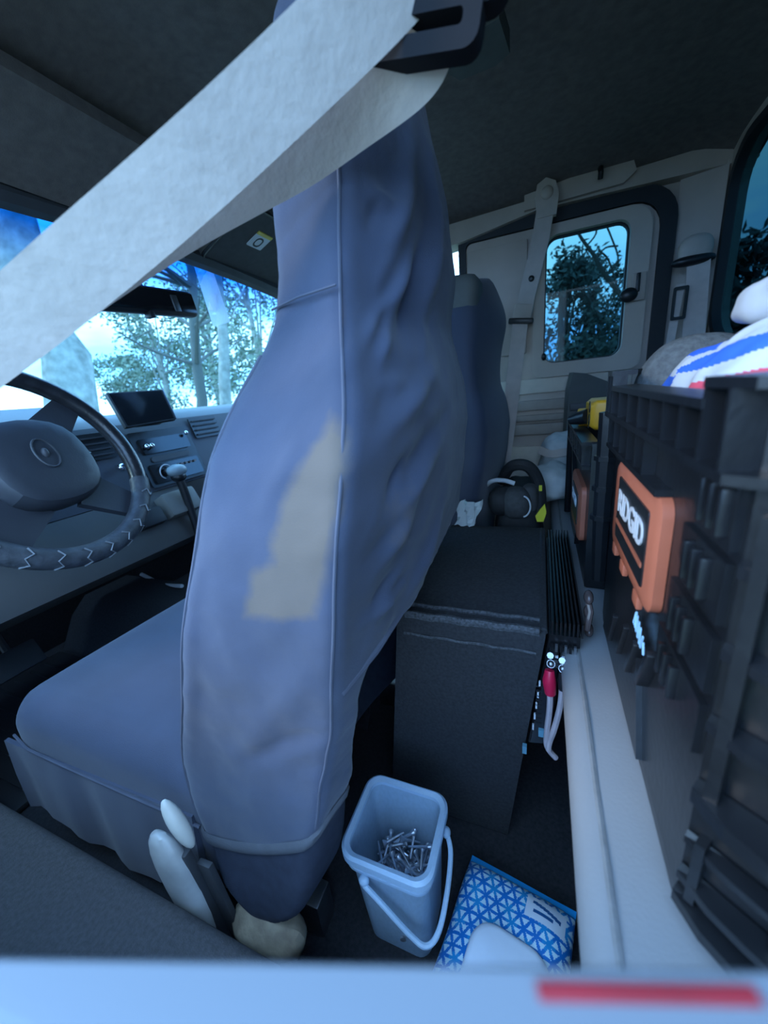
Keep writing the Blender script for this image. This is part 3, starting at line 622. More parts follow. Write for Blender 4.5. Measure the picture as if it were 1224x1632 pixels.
MB().prism(rrect(1.015, 1.075, .060, .070, .001, 2), VP, -.0130, -.0107).build('sticker_band', mat('sticker_yellow', (0.75, 0.55, 0.08), 0.5), sk)
MB().frame(rrect(1.030, 1.058, .076, .110, .012, 4), rrect(1.034, 1.054, .081, .105, .009, 4), VP, -.0132, -.0126).build('sticker_symbol', trimdd, sk)
pk = thing('plastic_packet', 'clear plastic packet hanging at the top of the windscreen', 'packet', at(337, 470, 1.0))
pf = milky('clear_film', (0.78, 0.88, 0.95), .48, .15)
pq = [at(309, 424, 1.0), at(333, 413, 1.0), at(367, 513, 1.0), at(340, 521, 1.0)]
rings = []
for i in range(9):
    t = i / 8; l_, r_ = pq[0].lerp(pq[3], t), pq[1].lerp(pq[2], t); bul = .010 * math.sin(math.pi * t) + .001; nn_ = Vector((.8, -.5, 0)).normalized()
    rings.append([l_.lerp(r_, k / 6) + nn_ * bul * math.sin(math.pi * k / 6) for k in range(7)] + [l_.lerp(r_, k / 6) - nn_ * bul * math.sin(math.pi * k / 6) for k in range(5, 0, -1)])
MB().loft(rings).build('pouch', pf, pk)
MB().bx(pq[0].lerp(pq[1], .5), (.010, .030, .016), bev=.003).build('header_clip', pf, pk)
MB().bx(sum(pq, Vector()) / 4 + Vector((0, 0, -.02)), (.03, .006, .05), Matrix.Rotation(math.radians(20), 3, 'Y'), .002).build('paper_insert', whitem, pk)
# ------------------------------------------------------------------ footwell bits
tag(MB().tube(dense([at(225, 915, .88), at(245, 925, .88), at(262, 932, .86), at(290, 934, .84)]), .007, 8).build('white_cable', whitem), 'short white cable in the dark footwell beside the seat', 'cable')
fw_ = thing('floor_mat', 'black rubber floor mat in the driver footwell', 'floor mat', (-1.25, .38, 0))
MB().bx((-1.25, .38, .008), (.55, .40, .014), bev=.005).build('mat_sheet', trimdd, fw_)
for k in range(8): MB().bx((-1.25, .24 + .04 * k, .017), (.48, .008, .005)).build('mat_ridge', trimdd, fw_)
pd = thing('pedal', 'black brake pedal below the dashboard', 'pedal', (-1.32, .40, .12))
MB().bx((-1.30, .40, .16), (.02, .11, .07), Matrix.Rotation(math.radians(-30), 3, 'Y'), .004).build('pedal_pad', trimd, pd)
MB().tube([(-1.31, .40, .16), (-1.40, .41, .30), (-1.46, .41, .42)], .010, 8).build('pedal_arm', trimd, pd)

# ================================================================== REAR BENCH
bn = thing('rear_bench', 'pale blue-grey rear bench seat under the black bins', 'bench seat', (.25, .75, 0))
BX = .032
MB().prism([(.43, .35), (.43, .408)] + [(BX + .022 + .022 * math.cos(a), .386 + .022 * math.sin(a)) for a in [math.radians(90 + 18 * k) for k in range(11)]] + [(.07, .355)], fd, .035, 1.45).build('bench_cushion', benchm, bn)
MB().tube([(BX + .020, y, .4075 + .0006 * math.sin(y * 40)) for y in [.04 + 1.4 * k / 40 for k in range(41)]], .0026, 6).build('front_piping', benchp, bn)
MB().bx((.26, .74, .18), (.32, 1.40, .34), bev=.01).build('bench_base', trimdd, bn)
MB().bx((.405, .74, .59), (.045, 1.36, .34), None, .018, 3).build('bench_backrest', benchm, bn)

# ================================================================== SPEAKER BOX + AMPLIFIER
sx = thing('speaker_box', 'large black carpeted box behind the driver seat', 'box', (-.12, .68, 0))
SHR = lambda z: -.25 + .12 * z                                   # the box leans to the rear
def bxz(x, y, z): return Vector((x + SHR(z) + .25, y, z))
MB().prism(rrect(.47, .885, 0.0, .42, .010, 3), lambda a, c, t: bxz(t, a, c), -.25, -.037).build('box_body', boxc, sx)
worn = mat('worn_carpet', (0.075, 0.078, 0.085), 1.0, 0.5, 260, 0.6, 700)
for (z, y, r) in ((.4225, .500, .0035), (.4215, .474, .0060), (.390, .4685, .0022)):
    MB().tube([bxz(lerp(-.238, -.045, k / 14), y + .0015 * math.sin(k * 1.7), z) for k in range(15)], r, 6).build('carpet_seam', worn, sx)
MB().tube([bxz(-.040, lerp(.48, .87, k / 10), .418) for k in range(11)], .006, 6).build('carpet_edge', boxc, sx)
am = thing('power_amplifier', 'black finned amplifier mounted on the box side with cables', 'amplifier', (.02, .62, .24))
AB = lambda z: SHR(z) + .25 - .037 + .003                          # inner face x
alu = mat('black_alu', (0.010, 0.010, 0.012), 0.32, 0.2, metal=.3)
MB().prism([(AB(.235), .235), (.020, .240), (.029, .325), (.0295, .408), (AB(.43) + .036, .412), (AB(.43) + .036, .428), (AB(.43), .428)], lambda a, c, t: Vector((a, t, c)), .462, .80).build('casing', alu, am)
f0 = None
for k in range(8):
    x = AB(.43) + .003 + .0050 * k; o = MB().bx((x, .63, .437), (.0022, .335, .020)).build('heat_fin', alu, am, smooth=False)
pn = MB().prism([(AB(.237) + .002, .240), (.018, .245), (.027, .328), (.0275, .408), (AB(.41) + .003, .410)], lambda a, c, t: Vector((a, t, c)), .4575, .4625).build('end_panel', mat('panel_black', (0.014, 0.016, 0.02), 0.3, 0.2), am, smooth=False)
for k in range(6): MB().bx((AB(.42) + .004 + .0055 * k, .4565, .412), (.0030, .004, .010)).build('fin_tip', steel if k % 2 else alu, am)
for k in range(4): MB().bx((AB(.39) + .006 + .008 * k, .4570, .398), (.0035, .003, .0025)).build('panel_slot', whitem, pn)
for k in range(3): MB().bx((AB(.385) + .018, .4570, .390 - .004 * k), (.030, .0025, .0012)).build('panel_rule', steel, pn)
for k in range(9): MB().bx((AB(.29) + .006, .4570, .345 - .008 * k), (.008, .0025, .0018)).build('vent_bar', trimdd, pn)
for k in range(5): MB().bx(at(860 - 2.6 * k, 1090 + 17 * k, .4570), (.0022, .0025, .010)).build('panel_print', whitem, pn)
for (u, v) in ((878, 1058), (897, 1066)):
    s_ = MB().tube([at(u, v, .458), at(u, v, .444)], .0052, 10).ball(at(u, v, .443), .0045).build('terminal', steel, am)
    MB().tube([at(u - 1, v - 13, .456), at(u - 1, v - 13, .449)], .0042, 8).build('terminal_nut', steel, s_)
MB().tube([at(876, 1068, .448), at(875, 1084, .444), at(877, 1104, .446)], [.0058, .0085, .0072], 12).build('terminal_boot', mat('red_rubber', (0.60, 0.012, 0.055), 0.35, 0.05), am)
MB().tube([at(897, 1072, .450), at(897, 1086, .446), at(897, 1098, .447)], [.005, .0068, .0055], 12).build('terminal_boot', blackp, am)
wire = mat('clear_wire', (0.52, 0.42, 0.42), 0.3, 0.1, 60)
MB().tube(dense([at(877, 1100, .446), at(876, 1130, .446), at(872, 1165, .448), at(872, 1190, .450), at(886, 1208, .452)]), .0040, 8).build('power_cable', wire, am)
MB().tube(dense([at(896, 1096, .447), at(893, 1125, .446), at(884, 1160, .446), at(876, 1182, .446), at(874, 1195, .446)]), .0040, 8).build('power_cable', wire, am)
MB().bx(at(863, 1167, .456), (.008, .006, .012)).build('socket', mat('socket_blue', (0.12, 0.28, 0.36), 0.4), am)
MB().bx(at(836, 1193, .456), (.006, .006, .014)).build('socket', mat('socket_blue', (0.12, 0.28, 0.36)), am)
for v in (952, 975, 1003): MB().ball(at(938, v, .50), (.006, .012, .009)).build('side_connector', mat('brown_plug', (0.10, 0.07, 0.065), 0.25, 0.3), am)
MB().tube([at(936, 950, .50), at(941, 975, .49), at(935, 1005, .48)], .004, 8).build('side_wire', mat('brown_plug', (0.1, 0.07, 0.065)), am)

# ================================================================== BUCKET AND SCREWS
bk_ = thing('plastic_bucket', 'translucent square plastic bucket holding screws on the floor', 'bucket', (-.17, .322, 0))
BCX, BCY = -.170, .322; pail = milky('pail_plastic', (0.56, 0.72, 0.86), .36, .3)
def pring(z, hx, hy, r): return [Vector((BCX + a, BCY + c, z)) for a, c in rrect(-hx, hx, -hy, hy, r, 6)]
H = [(.003, .046, .042), (.08, .050, .046), (.16, .0535, .0495), (.185, .0545, .0505)]
MB().loft([pring(.003, .044, .040, .014)] + [pring(z, a, c, .018) for z, a, c in H] + [pring(.185, H[3][1] - .002, H[3][2] - .002, .016)] + [pring(z, a - .002, c - .002, .016) for z, a, c in H[2::-1]] + [pring(.006, .040, .036, .012)], cap=True).build('pail_body', pail, bk_)
MB().loft([pring(.184, .053, .049, .017), pring(.178, .060, .056, .020), pring(.180, .0625, .0585, .022), pring(.190, .0625, .0585, .022), pring(.1935, .059, .055, .020), pring(.190, .053, .049, .016), pring(.184, .0525, .0485, .016)], cap=False, loop=True).build('pail_rim', milky('pail_rim_plastic', (0.60, 0.76, 0.90), .15, .25), bk_)
MB().loft([pring(.166, .0545, .0505, .018), pring(.165, .0590, .055, .02), pring(.169, .0590, .055, .02), pring(.170, .0545, .0505, .018)], cap=False, loop=True).build('pail_ridge', MATS['pail_rim_plastic'], bk_)
hp = [(-.025, -.061, .158), (0.0, -.064, .140), (.035, -.067, .110), (.055, -.066, .100), (.067, -.050, .106), (.072, -.02, .130), (.071, .01, .152), (.064, .024, .165)]
MB().tube(dense([Vector((BCX + a, BCY + c, z)) for a, c, z in hp]), .0034, 8).build('pail_handle', MATS['pail_rim_plastic'], bk_)
MB().ball((BCX - .026, BCY - .058, .160), (.007, .006, .007)).build('handle_pivot', MATS['pail_rim_plastic'], bk_)
MB().ball((BCX + .0625, BCY + .025, .166), (.006, .007, .007)).build('handle_pivot', MATS['pail_rim_plastic'], bk_)
scm = mat('screw_zinc', (0.42, 0.46, 0.52), 0.35, 0.25, 40, metal=.8)
src = MB(); src.tube([(0, 0, -.016), (0, 0, .010), (0, 0, .013)], [.0012, .0022, .0022], 6); src.tube([(0, 0, .012), (0, 0, .016), (0, 0, .018)], [.0024, .0048, .0046], 8)
scr = src.build('screw', scm, origin=(0, 0, 0))
rs = random.Random(3); first = True
for k in range(140):
    a = rs.uniform(-.034, .034); c = rs.uniform(-.031, .031); lay = k / 140
    z = .016 + lay * .098 + .012 * (1 - (a / .04) ** 2) * lay
    o = scr if first else scr.copy()
    if not first: COL.objects.link(o)
    first = False; o.location = (BCX + a * .95, BCY + c * .95, z); o.rotation_euler = (rs.uniform(.9, 1.9), rs.uniform(-.4, .4), rs.uniform(0, 6.3))
    tag(o, 'zinc screw lying in the heap inside the plastic bucket', 'screw', 'screws in the bucket')

# ================================================================== WIPES PACK
wk = thing('wipes_pack', 'blue star-patterned pack of wet wipes with white lid on the floor', 'wipes pack', (-.03, .3, 0))
wx = Vector((.128, -.020, 0)).normalized(); wy = Vector((.022, .119, 0)).normalized(); w0 = Vector((-.122, .212, .0))
def wsurf(a, c, side):
    e = max(0, 1 - (2 * a / .150 - 1) ** 4) ** .5 * max(0, 1 - (2 * c / .19 - 1) ** 6) ** .5
    return w0 + wx * a + wy * c + Vector((0, 0, .030 + side * (.002 + .026 * e) + .004 * math.sin(a * 60 + 1) * math.sin(c * 50)))
NA, NC = 150, 190
b = MB(); V = [wsurf(.150 * i / NA, .19 * j / NC, 1) for j in range(NC + 1) for i in range(NA + 1)]; F = []; MI = []
def star(a, c):
    s = .0155; best = 9
    r = c / (s * .866); 
    for rr in (math.floor(r), math.floor(r) + 1):
        off = .5 * (rr % 2); q_ = a / s - off
        for cc in (math.floor(q_), math.floor(q_) + 1):
            dx, dy = a - (cc + off) * s, c - rr * s * .866; d = math.hypot(dx, dy)
            if d < best: best = d; th = math.atan2(dy, dx); kk = (cc * 7 + rr * 13) % 3
    rad = s * .62 * (0.30 + 0.70 * abs(math.cos(3 * th)) ** 1.2)
    return (1 if kk else 3) if best < rad else 2
def wcol(a, c):
    if .090 < a < .140 and .150 < c < .178:
        return 4 if (abs(c - .168 + (a - .115) * .2) < .0022 and .098 < a < .134) or (abs(c - .160) < .0016 and .1 < a < .125) else 0
    return star(a, c)
for j in range(NC):
    for i in range(NA):
        F.append((j * (NA + 1) + i, j * (NA + 1) + i + 1, (j + 1) * (NA + 1) + i + 1, (j + 1) * (NA + 1) + i)); MI.append(wcol(.150 * (i + .5) / NA, .19 * (j + .5) / NC))
b.v = V; b.f = F; b.mi = MI
wm = [mat('wipe_white', (0.66, 0.74, 0.84), 0.35, 0.03), mat('wipe_blue', (0.008, 0.17, 0.55), 0.3, 0.05), mat('wipe_pale', (0.55, 0.74, 0.84), 0.3, 0.05), mat('wipe_cyan', (0.012, 0.27, 0.62), 0.3, 0.05), mat('wipe_ink', (0.01, 0.10, 0.28), 0.4)]
b.build('pack_top', wm, wk, auto=80)
b = MB(); b.loft([[wsurf(.150 * i / 20, .19 * j / 24, -1) for i in range(21)] for j in range(25)], cap=False, wrap=False); b.build('pack_bottom', wm[1], wk)
for (a, c) in ((.0, .19), (0, 0)):
    pts = [wsurf(.150 * i / 20, c, 1) - Vector((0, 0, .002)) for i in range(21)]; pts2 = [p + wy * (.010 if c else -.010) for p in pts]
    b = MB(); b.loft([pts, pts2, [p - Vector((0, 0, .0008)) for p in pts2], [p - Vector((0, 0, .0008)) for p in pts]], cap=False, wrap=False, loop=True); b.build('pack_seal', wm[3], wk)
lid = []
for sc, dz in ((1.0, -.002), (1.0, .005), (.95, .0075), (.85, .0085)):
    lid.append([wsurf(.085 + (a - .0) * sc, .075 + c * sc, 1) + Vector((0, 0, dz)) for a, c in rrect(-.050, .050, -.052, .045, .030, 6)])
MB().loft(lid).build('pack_lid', wm[0], wk)

# ================================================================== BLACK BINS
def bin_shell(plan, z0, z1, th=.012):
    c0 = Vector((sum(p[0] for p in plan) / len(plan), sum(p[1] for p in plan) / len(plan)))
    def rg(z, s): return [Vector((c0.x + (p[0] - c0.x) * s, c0.y + (p[1] - c0.y) * s, z)) for p in plan]
    return MB().loft([rg(z0, .985), rg(z0 + .012, .993), rg(z1, 1.0), rg(z1, .955), rg(z0 + .03, .93)])
FX = .0875
nb = thing('storage_bin', 'near black ribbed storage bin with orange latch, filled with cloth', 'storage bin', (.25, .37, .415), 'black storage bins on the rear bench')
plan1 = [(FX, .205), (FX, .54), (.14, .605), (.375, .605), (.375, .12), (.20, .12)]
Z0, Z1 = .411, .728
bin_shell(plan1, Z0, Z1).build('bin_body', crate, nb, smooth=False)
def lip(plan_pts, z, w, th, name, par, close=False):
    b_ = MB(); n = len(plan_pts); out = []
    for i, p in enumerate(plan_pts):
        a = Vector(plan_pts[max(i - 1, 0)]); c = Vector(plan_pts[min(i + 1, n - 1)]); d = (c - a).normalized(); nn_ = Vector((-d.y, d.x)); out.append(Vector(p) + nn_ * w)
    rings = []
    for p, q_ in zip(plan_pts, out):
        i_ = Vector(p) - (q_ - Vector(p)).normalized() * .009; rings.append([Vector((i_.x, i_.y, z)), Vector((q_.x, q_.y, z)), Vector((q_.x, q_.y, z + th)), Vector((i_.x, i_.y, z + th))])
    return b_.loft(rings).build(name, crate, par, smooth=False)
edge = [(.42, .115), (.20, .12), (FX, .205)]
lip([(.30, .12), (.20, .12), (FX, .205), (FX, .235)], .737, .015, .005, 'rim_lip', nb)
lip([(FX, .235), (FX, .505)], .727, .015, .005, 'rim_lip', nb)
lip([(FX, .505), (FX, .54), (.13, .592)], .742, .015, .005, 'rim_lip', nb)
lip([(.30, .12), (.20, .12), (FX, .205), (FX, .54), (.13, .592)], .697, .015, .005, 'rim_shelf', nb)
lip([(FX, .31), (FX, .54), (.13, .592)], .660, .011, .005, 'rim_shelf', nb)
rib = None
for k, y in enumerate((.54, .522, .505, .46, .415, .372, .335, .302, .268, .235, .208)):
    top = .742 if (y > .5) else (.737 if y < .24 else .727)
    MB().bx((FX - .007, y, (top + .70) / 2), (.014, .0030, top - .70)).build('rim_rib', crate, nb, smooth=False)
for k in range(5):
    t = (k + .7) / 5; p = Vector((FX, .205)).lerp(Vector((.20, .12)), t) + Vector((-.0045, -.006))
    MB().bx((p.x, p.y, .719), (.004, .014, .038), Matrix.Rotation(math.radians(-37), 3, 'Z')).build('rim_rib', crate, nb, smooth=False)
for y in (.535, .50, .462, .425, .39, .36):
    MB().bx((FX - .005, y, .679), (.010, .0030, .038)).build('rim_rib', crate, nb, smooth=False)
MB().tube([(FX - .008, .548, .70), (FX - .008, .548, .56), (FX - .006, .548, .47)], [.012, .011, .009], 8).build('corner_post', crate, nb)
for z in (.64, .60, .56): MB().tube([(FX - .008, .548, z), (FX - .008, .548, z + .006)], .0145, 8).build('post_collar', crate, nb)
# stepped panels and vent bars on the long face
for (yc, zc) in ((.226, .680), (.236, .640), (.245, .598), (.255, .556)):
    y0, y1, z0, z1 = .209, yc + .034, zc - .018, zc + .016
    MB().prism([(y0, z0), (y1 - .010, z0), (y1, z0 + .012), (y1, z1), (y0, z1)], lambda a, c, t: Vector((t, a, c)), FX - .004, FX + .002).build('side_panel', crate, nb, smooth=False)
    for k in range(3): MB().bx((FX - .006, yc + .013 - .012 * k, zc), (.006, .0042, .024), bev=.001).build('vent_bar', crate, nb)
for (y, z) in ((.30, .52), (.34, .50), (.38, .49), (.43, .47)): MB().bx((FX - .004, y, z), (.010, .006, .05), Matrix.Rotation(math.radians(25), 3, 'X'), .001).build('side_brace', crate, nb)
MB().prism([(.30, .425), (.50, .425), (.44, .56), (.36, .56)], lambda a, c, t: Vector((t, a, c)), FX - .004, FX + .001).build('side_panel', crate, nb, smooth=False)
# latch
lo_ = MB(); lo_.loft([[Vector((x, a, c)) for a, c in rrect(.300 + s, .462 - s, .566 + s, .660 - s, .014, 5)] for x, s in ((FX, 0), (FX - .007, 0), (FX - .010, .004))])
lat = lo_.build('latch', orange, nb)
MB().bx((FX - .008, .440, .564), (.005, .015, .012), bev=.0015).build('latch_tab', orange, lat)
for y_ in (.395, .335): MB().bx((FX - .008, y_, .563), (.005, .017, .012), bev=.0015).build('latch_tab', orange, lat)
MB().prism(rrect(.318, .436, .582, .646, .003, 2), lambda a, c, t: Vector((t, a, c)), FX - .0112, FX - .009).build('latch_plate', blackp, lat, smooth=False)
MR = Matrix.Translation((FX - .0118, .377, .622)) @ Matrix(((0, 0, -1, 0), (-1, 0, 0, 0), (0, 1, 0, 0), (0, 0, 0, 1)))
text_mesh('RIDGID', .031, MR, whitem, 'latch_lettering', lat, sx=1.02)
MB().bx((FX - .0113, .377, .600), (.0015, .110, .004)).build('latch_stripe', orange, lat)
bl = mat('print_blue', (0.35, 0.62, 0.85), 0.5)
for k in range(6):
    y = .345 - .0065 * k; hgt = (.012, .016, .016, .016, .014, .010)[k]
    MB().bx((FX - .0055, y, .538 - .0016 * k), (.0012, .0022, hgt), Matrix.Rotation(math.radians((28, 0, 0, 0, 18, -20)[k]), 3, 'X')).build('side_print', bl, nb)
MB().tube([(FX - .0055, .349, .531), (FX - .0055, .343, .545), (FX - .0055, .340, .531)], .001, 4, closed=True).build('side_print', bl, nb)
# ridges on the near chamfered corner
ca, cb_ = Vector((FX, .205)), Vector((.20, .12)); cd = (cb_ - ca).normalized(); cn = Vector((cd.y, -cd.x)); cn = cn if cn.y < 0 else -cn
for z, w, h in ((.655, .012, .006), (.610, .012, .006), (.565, .014, .006), (.515, .020, .010), (.478, .010, .005), (.448, .014, .006), (.428, .018, .008)):
    b = MB(); rings = []
    for k in range(9):
        t = k / 8; p = ca.lerp(cb_, t); dz = -.010 * t * t; ww = w * min(1, .35 + 4 * t)
        q_ = p + cn * ww; rings.append([Vector((p.x, p.y, z + dz)), Vector((q_.x, q_.y, z + dz - .002)), Vector((q_.x, q_.y, z + dz + h - .002)), Vector((p.x, p.y, z + dz + h))])
    b.loft(rings).build('corner_ridge', crate, nb, smooth=False)
for t in (.06, .32, .62, .9):
    p = ca.lerp(cb_, t) + cn * .003; MB().bx((p.x, p.y, .60), (.006, .012, .17), Matrix.Rotation(math.radians(-37), 3, 'Z')).build('corner_rib', crate, nb, smooth=False)
    MB().bx((p.x, p.y, .462), (.005, .010, .05), Matrix.Rotation(math.radians(-37), 3, 'Z')).build('corner_rib', crate, nb, smooth=False)
# far bin
fbn = thing('storage_bin', 'farther, smaller-looking black storage bin with orange latch on the bench', 'storage bin', (.22, .82, .415), 'black storage bins on the rear bench')
F2 = .072
bin_shell([(F2, .63), (F2, .985), (.10, 1.01), (.36, 1.01), (.36, .625), (.10, .625)], .411, .648).build('bin_body', crate, fbn, smooth=False)
lip([(F2, .635), (F2, .985), (.10, 1.01)], .644, .014, .006, 'rim_lip', fbn)
lip([(F2, .635), (F2, .985), (.10, 1.01)], .608, .012, .005, 'rim_shelf', fbn)
for k in range(8): MB().bx((F2 - .006, .65 + .047 * k, .627), (.012, .0035, .034)).build('rim_rib', crate, fbn, smooth=False)
MB().tube([(F2 - .005, .975, .64), (F2 - .005, .975, .43)], .008, 8).build('corner_post', crate, fbn)
MB().bx((F2 - .003, .87, .55), (.008, .012, .15), Matrix.Rotation(math.radians(-35), 3, 'X')).bx((F2 - .003, .72, .50), (.008, .012, .13), Matrix.Rotation(math.radians(28), 3, 'X')).build('side_brace', crate, fbn, smooth=False)
lt2 = MB().loft([[Vector((x, a, c)) for a, c in rrect(.66 + s, .82 - s, .478 + s, .572 - s, .012, 5)] for x, s in ((F2, 0), (F2 - .007, 0), (F2 - .010, .004))]).build('latch', orange, fbn)
MB().prism(rrect(.685, .79, .50, .555, .003, 2), lambda a, c, t: Vector((t, a, c)), F2 - .0112, F2 - .009).build('latch_plate', blackp, lt2, smooth=False)
text_mesh('RIDGID', .026, Matrix.Translation((F2 - .0118, .7375, .535)) @ Matrix(((0, 0, -1, 0), (-1, 0, 0, 0), (0, 1, 0, 0), (0, 0, 0, 1))), whitem, 'latch_lettering', lt2)
# yellow tool on the far bin
yt = thing('cordless_tool', 'yellow and black power tool lying on the far bin', 'power tool', (.12, .80, .65))
yel = mat('tool_yellow', (0.75, 0.33, 0.015), 0.45, 0.06)
MB().loft([[Vector((x, a, c)) for a, c in rrect(.745 + s, .840 - s, .652 + s, .702 - s, .008, 3)] for x, s in ((.080, .006), (.088, 0), (.20, 0))]).build('tool_body', yel, yt)
MB().tube([(.082, .800, .672), (.070, .815, .668), (.055, .830, .664)], [.014, .013, .009], 10).build('tool_nose', blackp, yt)
MB().bx((.084, .865, .664), (.03, .05, .020), Matrix.Rotation(math.radians(20), 3, 'X'), .006).build('tool_handle', mat('tool_yellow', (0.75, 0.33, 0.015)), yt)
text_mesh('OO:', .026, Matrix.Translation((.0795, .770, .677)) @ Matrix(((0, 0, -1, 0), (-1, 0, 0, 0), (0, 1, 0, 0), (0, 0, 0, 1))) @ Matrix.Rotation(math.radians(-90), 4, 'Z'), blackp, 'tool_lettering', yt)

# ================================================================== CLOTH IN THE NEAR BIN
def lump(c, r, amp, f, seed, nu=60, nv=36, e=.85, fn=None):
    b_ = MB(); b_.ball(c, r, nu=nu, nv=nv, e=e)
    for i, p in enumerate(b_.v):
        d = (p - Vector(c)).normalized(); b_.v[i] = p + d * amp * (noise.noise(p * f + Vector((seed, seed, 0))) + .5 * noise.noise(p * f * 2.3 + Vector((seed, 0, seed))))
    return b_
jc = Vector((.190, .405, .700))
b = lump(jc, (.085, .150, .072), .008, 22, 3, 300, 160)
dx_ = Vector((.80, -.60, 0)); n_ = len(b.f)
def jersey(p):
    a = p.dot(dx_); c = p.z                        # across (left to right) and height
    u = (a + .212) / .13; v = (c - .727) / .050
    if .48 < u and v < .10 + .40 * (u - .48): return 2
    if abs(u - .13 - .06 * v) < .035 and .15 < v < .80: return 1
    if .03 < u < .30 and abs(v - .12) < .10: return 1
    if .24 < u < .34 and .55 < v < 1.0: return 1
    if .34 < u < .52 and abs(v - .60 - .5 * (u - .34)) < .09: return 1
    if .52 < u < .62 and .72 < v < 1.25: return 1
    if .30 < u < 1.1 and abs(v - .30 - .55 * (u - .30)) < .04 + .09 * math.sin(math.pi * (u - .3) / .8): return 1
    return 0
b.mi = [jersey(sum((b.v[i] for i in f), Vector()) / len(f)) for f in b.f]
b.v = [p for p in b.v]
cl = tag(b.build('printed_cloth', [mat('cloth_white', (0.50, 0.52, 0.55), 0.8, 0.05, 30, 0.3, 60), mat('cloth_blue', (0.03, 0.13, 0.62), 0.8, 0.08), mat('cloth_red', (0.55, 0.06, 0.10), 0.8, 0.08)]), 'white cloth with blue and red print bundled in the near bin', 'cloth')
tag(lump((.190, .40, .790), (.048, .060, .021), .008, 30, 9, 48, 30).build('white_cloth', mat('cloth_white', (0.50, 0.52, 0.55))), 'plain white folded cloth on top of the printed bundle', 'cloth')
tag(lump((.245, .50, .745), (.065, .060, .044), .006, 25, 5, 48, 30).build('dark_cloth', mat('cloth_dark', (0.022, 0.022, 0.028), 0.9, 0.2, 40, 0.4, 200)), 'dark grey cloth tucked between the pad and the white cloth', 'cloth')
tag(lump((.165, .560, .712), (.062, .036, .066), .002, 20, 2, 48, 30).build('felt_pad', mat('felt_grey', (0.12, 0.122, 0.118), 1.0, 0.25, 160, 0.5, 500)), 'rounded grey felt pad behind the printed cloth', 'pad')
# ================================================================== LOOSE BAGS AT THE FAR END
wb = mat('bag_white', (0.55, 0.55, 0.52), 0.6, 0.08, 40, 0.5, 60)
tag(lump((.035, 1.13, .466), (.058, .065, .050), .010, 26, 4, 40, 26).build('white_bag', wb), 'lower crumpled white bag at the far end of the bench', 'bag')
u_ = thing('white_bag', 'upper white bag with grey band resting behind the lower one', 'bag', (.06, 1.27, .415))
lump((.070, 1.26, .500), (.070, .075, .085), .010, 24, 8, 40, 26).build('bag_body', wb, u_)
MB().ribbon(dense([Vector((.0, 1.20, .545)), Vector((.03, 1.18, .535)), Vector((.07, 1.175, .54)), Vector((.11, 1.18, .545))]), (0, .3, 1), .022, .003).build('bag_band', trimg, u_)
gw = thing('grey_case', 'dark grey plastic case corner below the far window', 'case', (.14, 1.40, .415))
MB().prism([(.07, .415), (.075, .70), (.085, .752), (.12, .745), (.21, .70), (.22, .415)], fnw, 1.28, 1.46).build('case_body', mat('case_grey', (0.06, 0.065, 0.06), 0.6, 0.1), gw)
MB().bx((.145, 1.275, .655), (.13, .012, .02), bev=.004).build('case_lip', trimd, gw)
# black bag behind the box
bb = thing('black_bag', 'black soft bag with grey lobes and yellow tab behind the box', 'bag', (-.07, 1.0, 0))
bbm = mat('bag_black', (0.016, 0.016, 0.018), 0.75, 0.25, 60, 0.4, 200); bbg = mat('bag_grey', (0.055, 0.055, 0.056), 0.8, 0.2, 90, 0.4, 500)
lump((-.045, 1.01, .25), (.062, .095, .25), .010, 16, 1, 40, 30, .6).build('bag_body', bbm, bb)
lump((-.050, .935, .462), (.036, .036, .040), .002, 20, 6, 30, 20).build('bag_pocket', bbg, bb)
lump((-.085, .94, .465), (.032, .036, .036), .003, 20, 7, 30, 20).build('bag_pocket', bbm, bb)
lump((-.020, .955, .468), (.022, .032, .036), .002, 20, 9, 30, 20).build('bag_pocket', bbg, bb)
MB().tube(dense([Vector((-.135, .985, .485)), Vector((-.110, .955, .512)), Vector((-.080, .945, .516)), Vector((-.055, .945, .508))]), .0055, 8).build('bag_trim', whitem, bb)
MB().tube(dense([Vector((-.09, 1.0, .50)), Vector((-.065, .97, .545)), Vector((-.025, .965, .545)), Vector((.0, .97, .50)), Vector((.005, .95, .43))]), [.014] * 25, 8).build('bag_handle', bbm, bb)
MB().tube([(-.035 + .018 * math.cos(a), .905, .462 + .026 * math.sin(a)) for a in [math.radians(-80 + 16 * k) for k in range(11)]], .002, 5).build('pocket_piping', whitem, bb)
yb = mat('tab_yellow', (0.70, 0.62, 0.03), 0.5, 0.06)
MB().prism([(-.002, .425), (.012, .425), (.018, .448), (.014, .468), (.004, .455), (-.006, .438)], fnw, .905, .912).build('yellow_tab', yb, bb)
MB().bx((.004, .95, .495), (.007, .004, .014), bev=.001).build('yellow_tab', yb, bb)
pp = thing('crumpled_paper', 'crumpled white paper standing at the back edge of the box', 'paper', (-.19, .87, .42))
b = MB(); rings = []
for i in range(7):
    t = i / 6; z = .421 + .062 * t; rings.append([Vector((-.192 + .052 * k / 8 + .018 * t + .004 * math.sin(k * 2 + i), .872 + .008 * math.sin(k * 1.7 + i * 1.1), z + .004 * math.sin(k))) for k in range(9)] + [Vector((-.192 + .052 * k / 8 + .018 * t + .004 * math.sin(k * 2 + i), .8735 + .008 * math.sin(k * 1.7 + i * 1.1), z + .004 * math.sin(k))) for k in range(8, -1, -1)])
b.loft(rings).build('paper_sheet', mat('paper_white', (0.66, 0.68, 0.66), 0.7, 0.05), pp)
MB().tube([(-.205, .866, .423), (-.203, .868, .440), (-.192, .87, .462)], [.003, .006, .003], 8).build('paper_fold', mat('paper_white', (0.66, 0.68, 0.66)), pp)

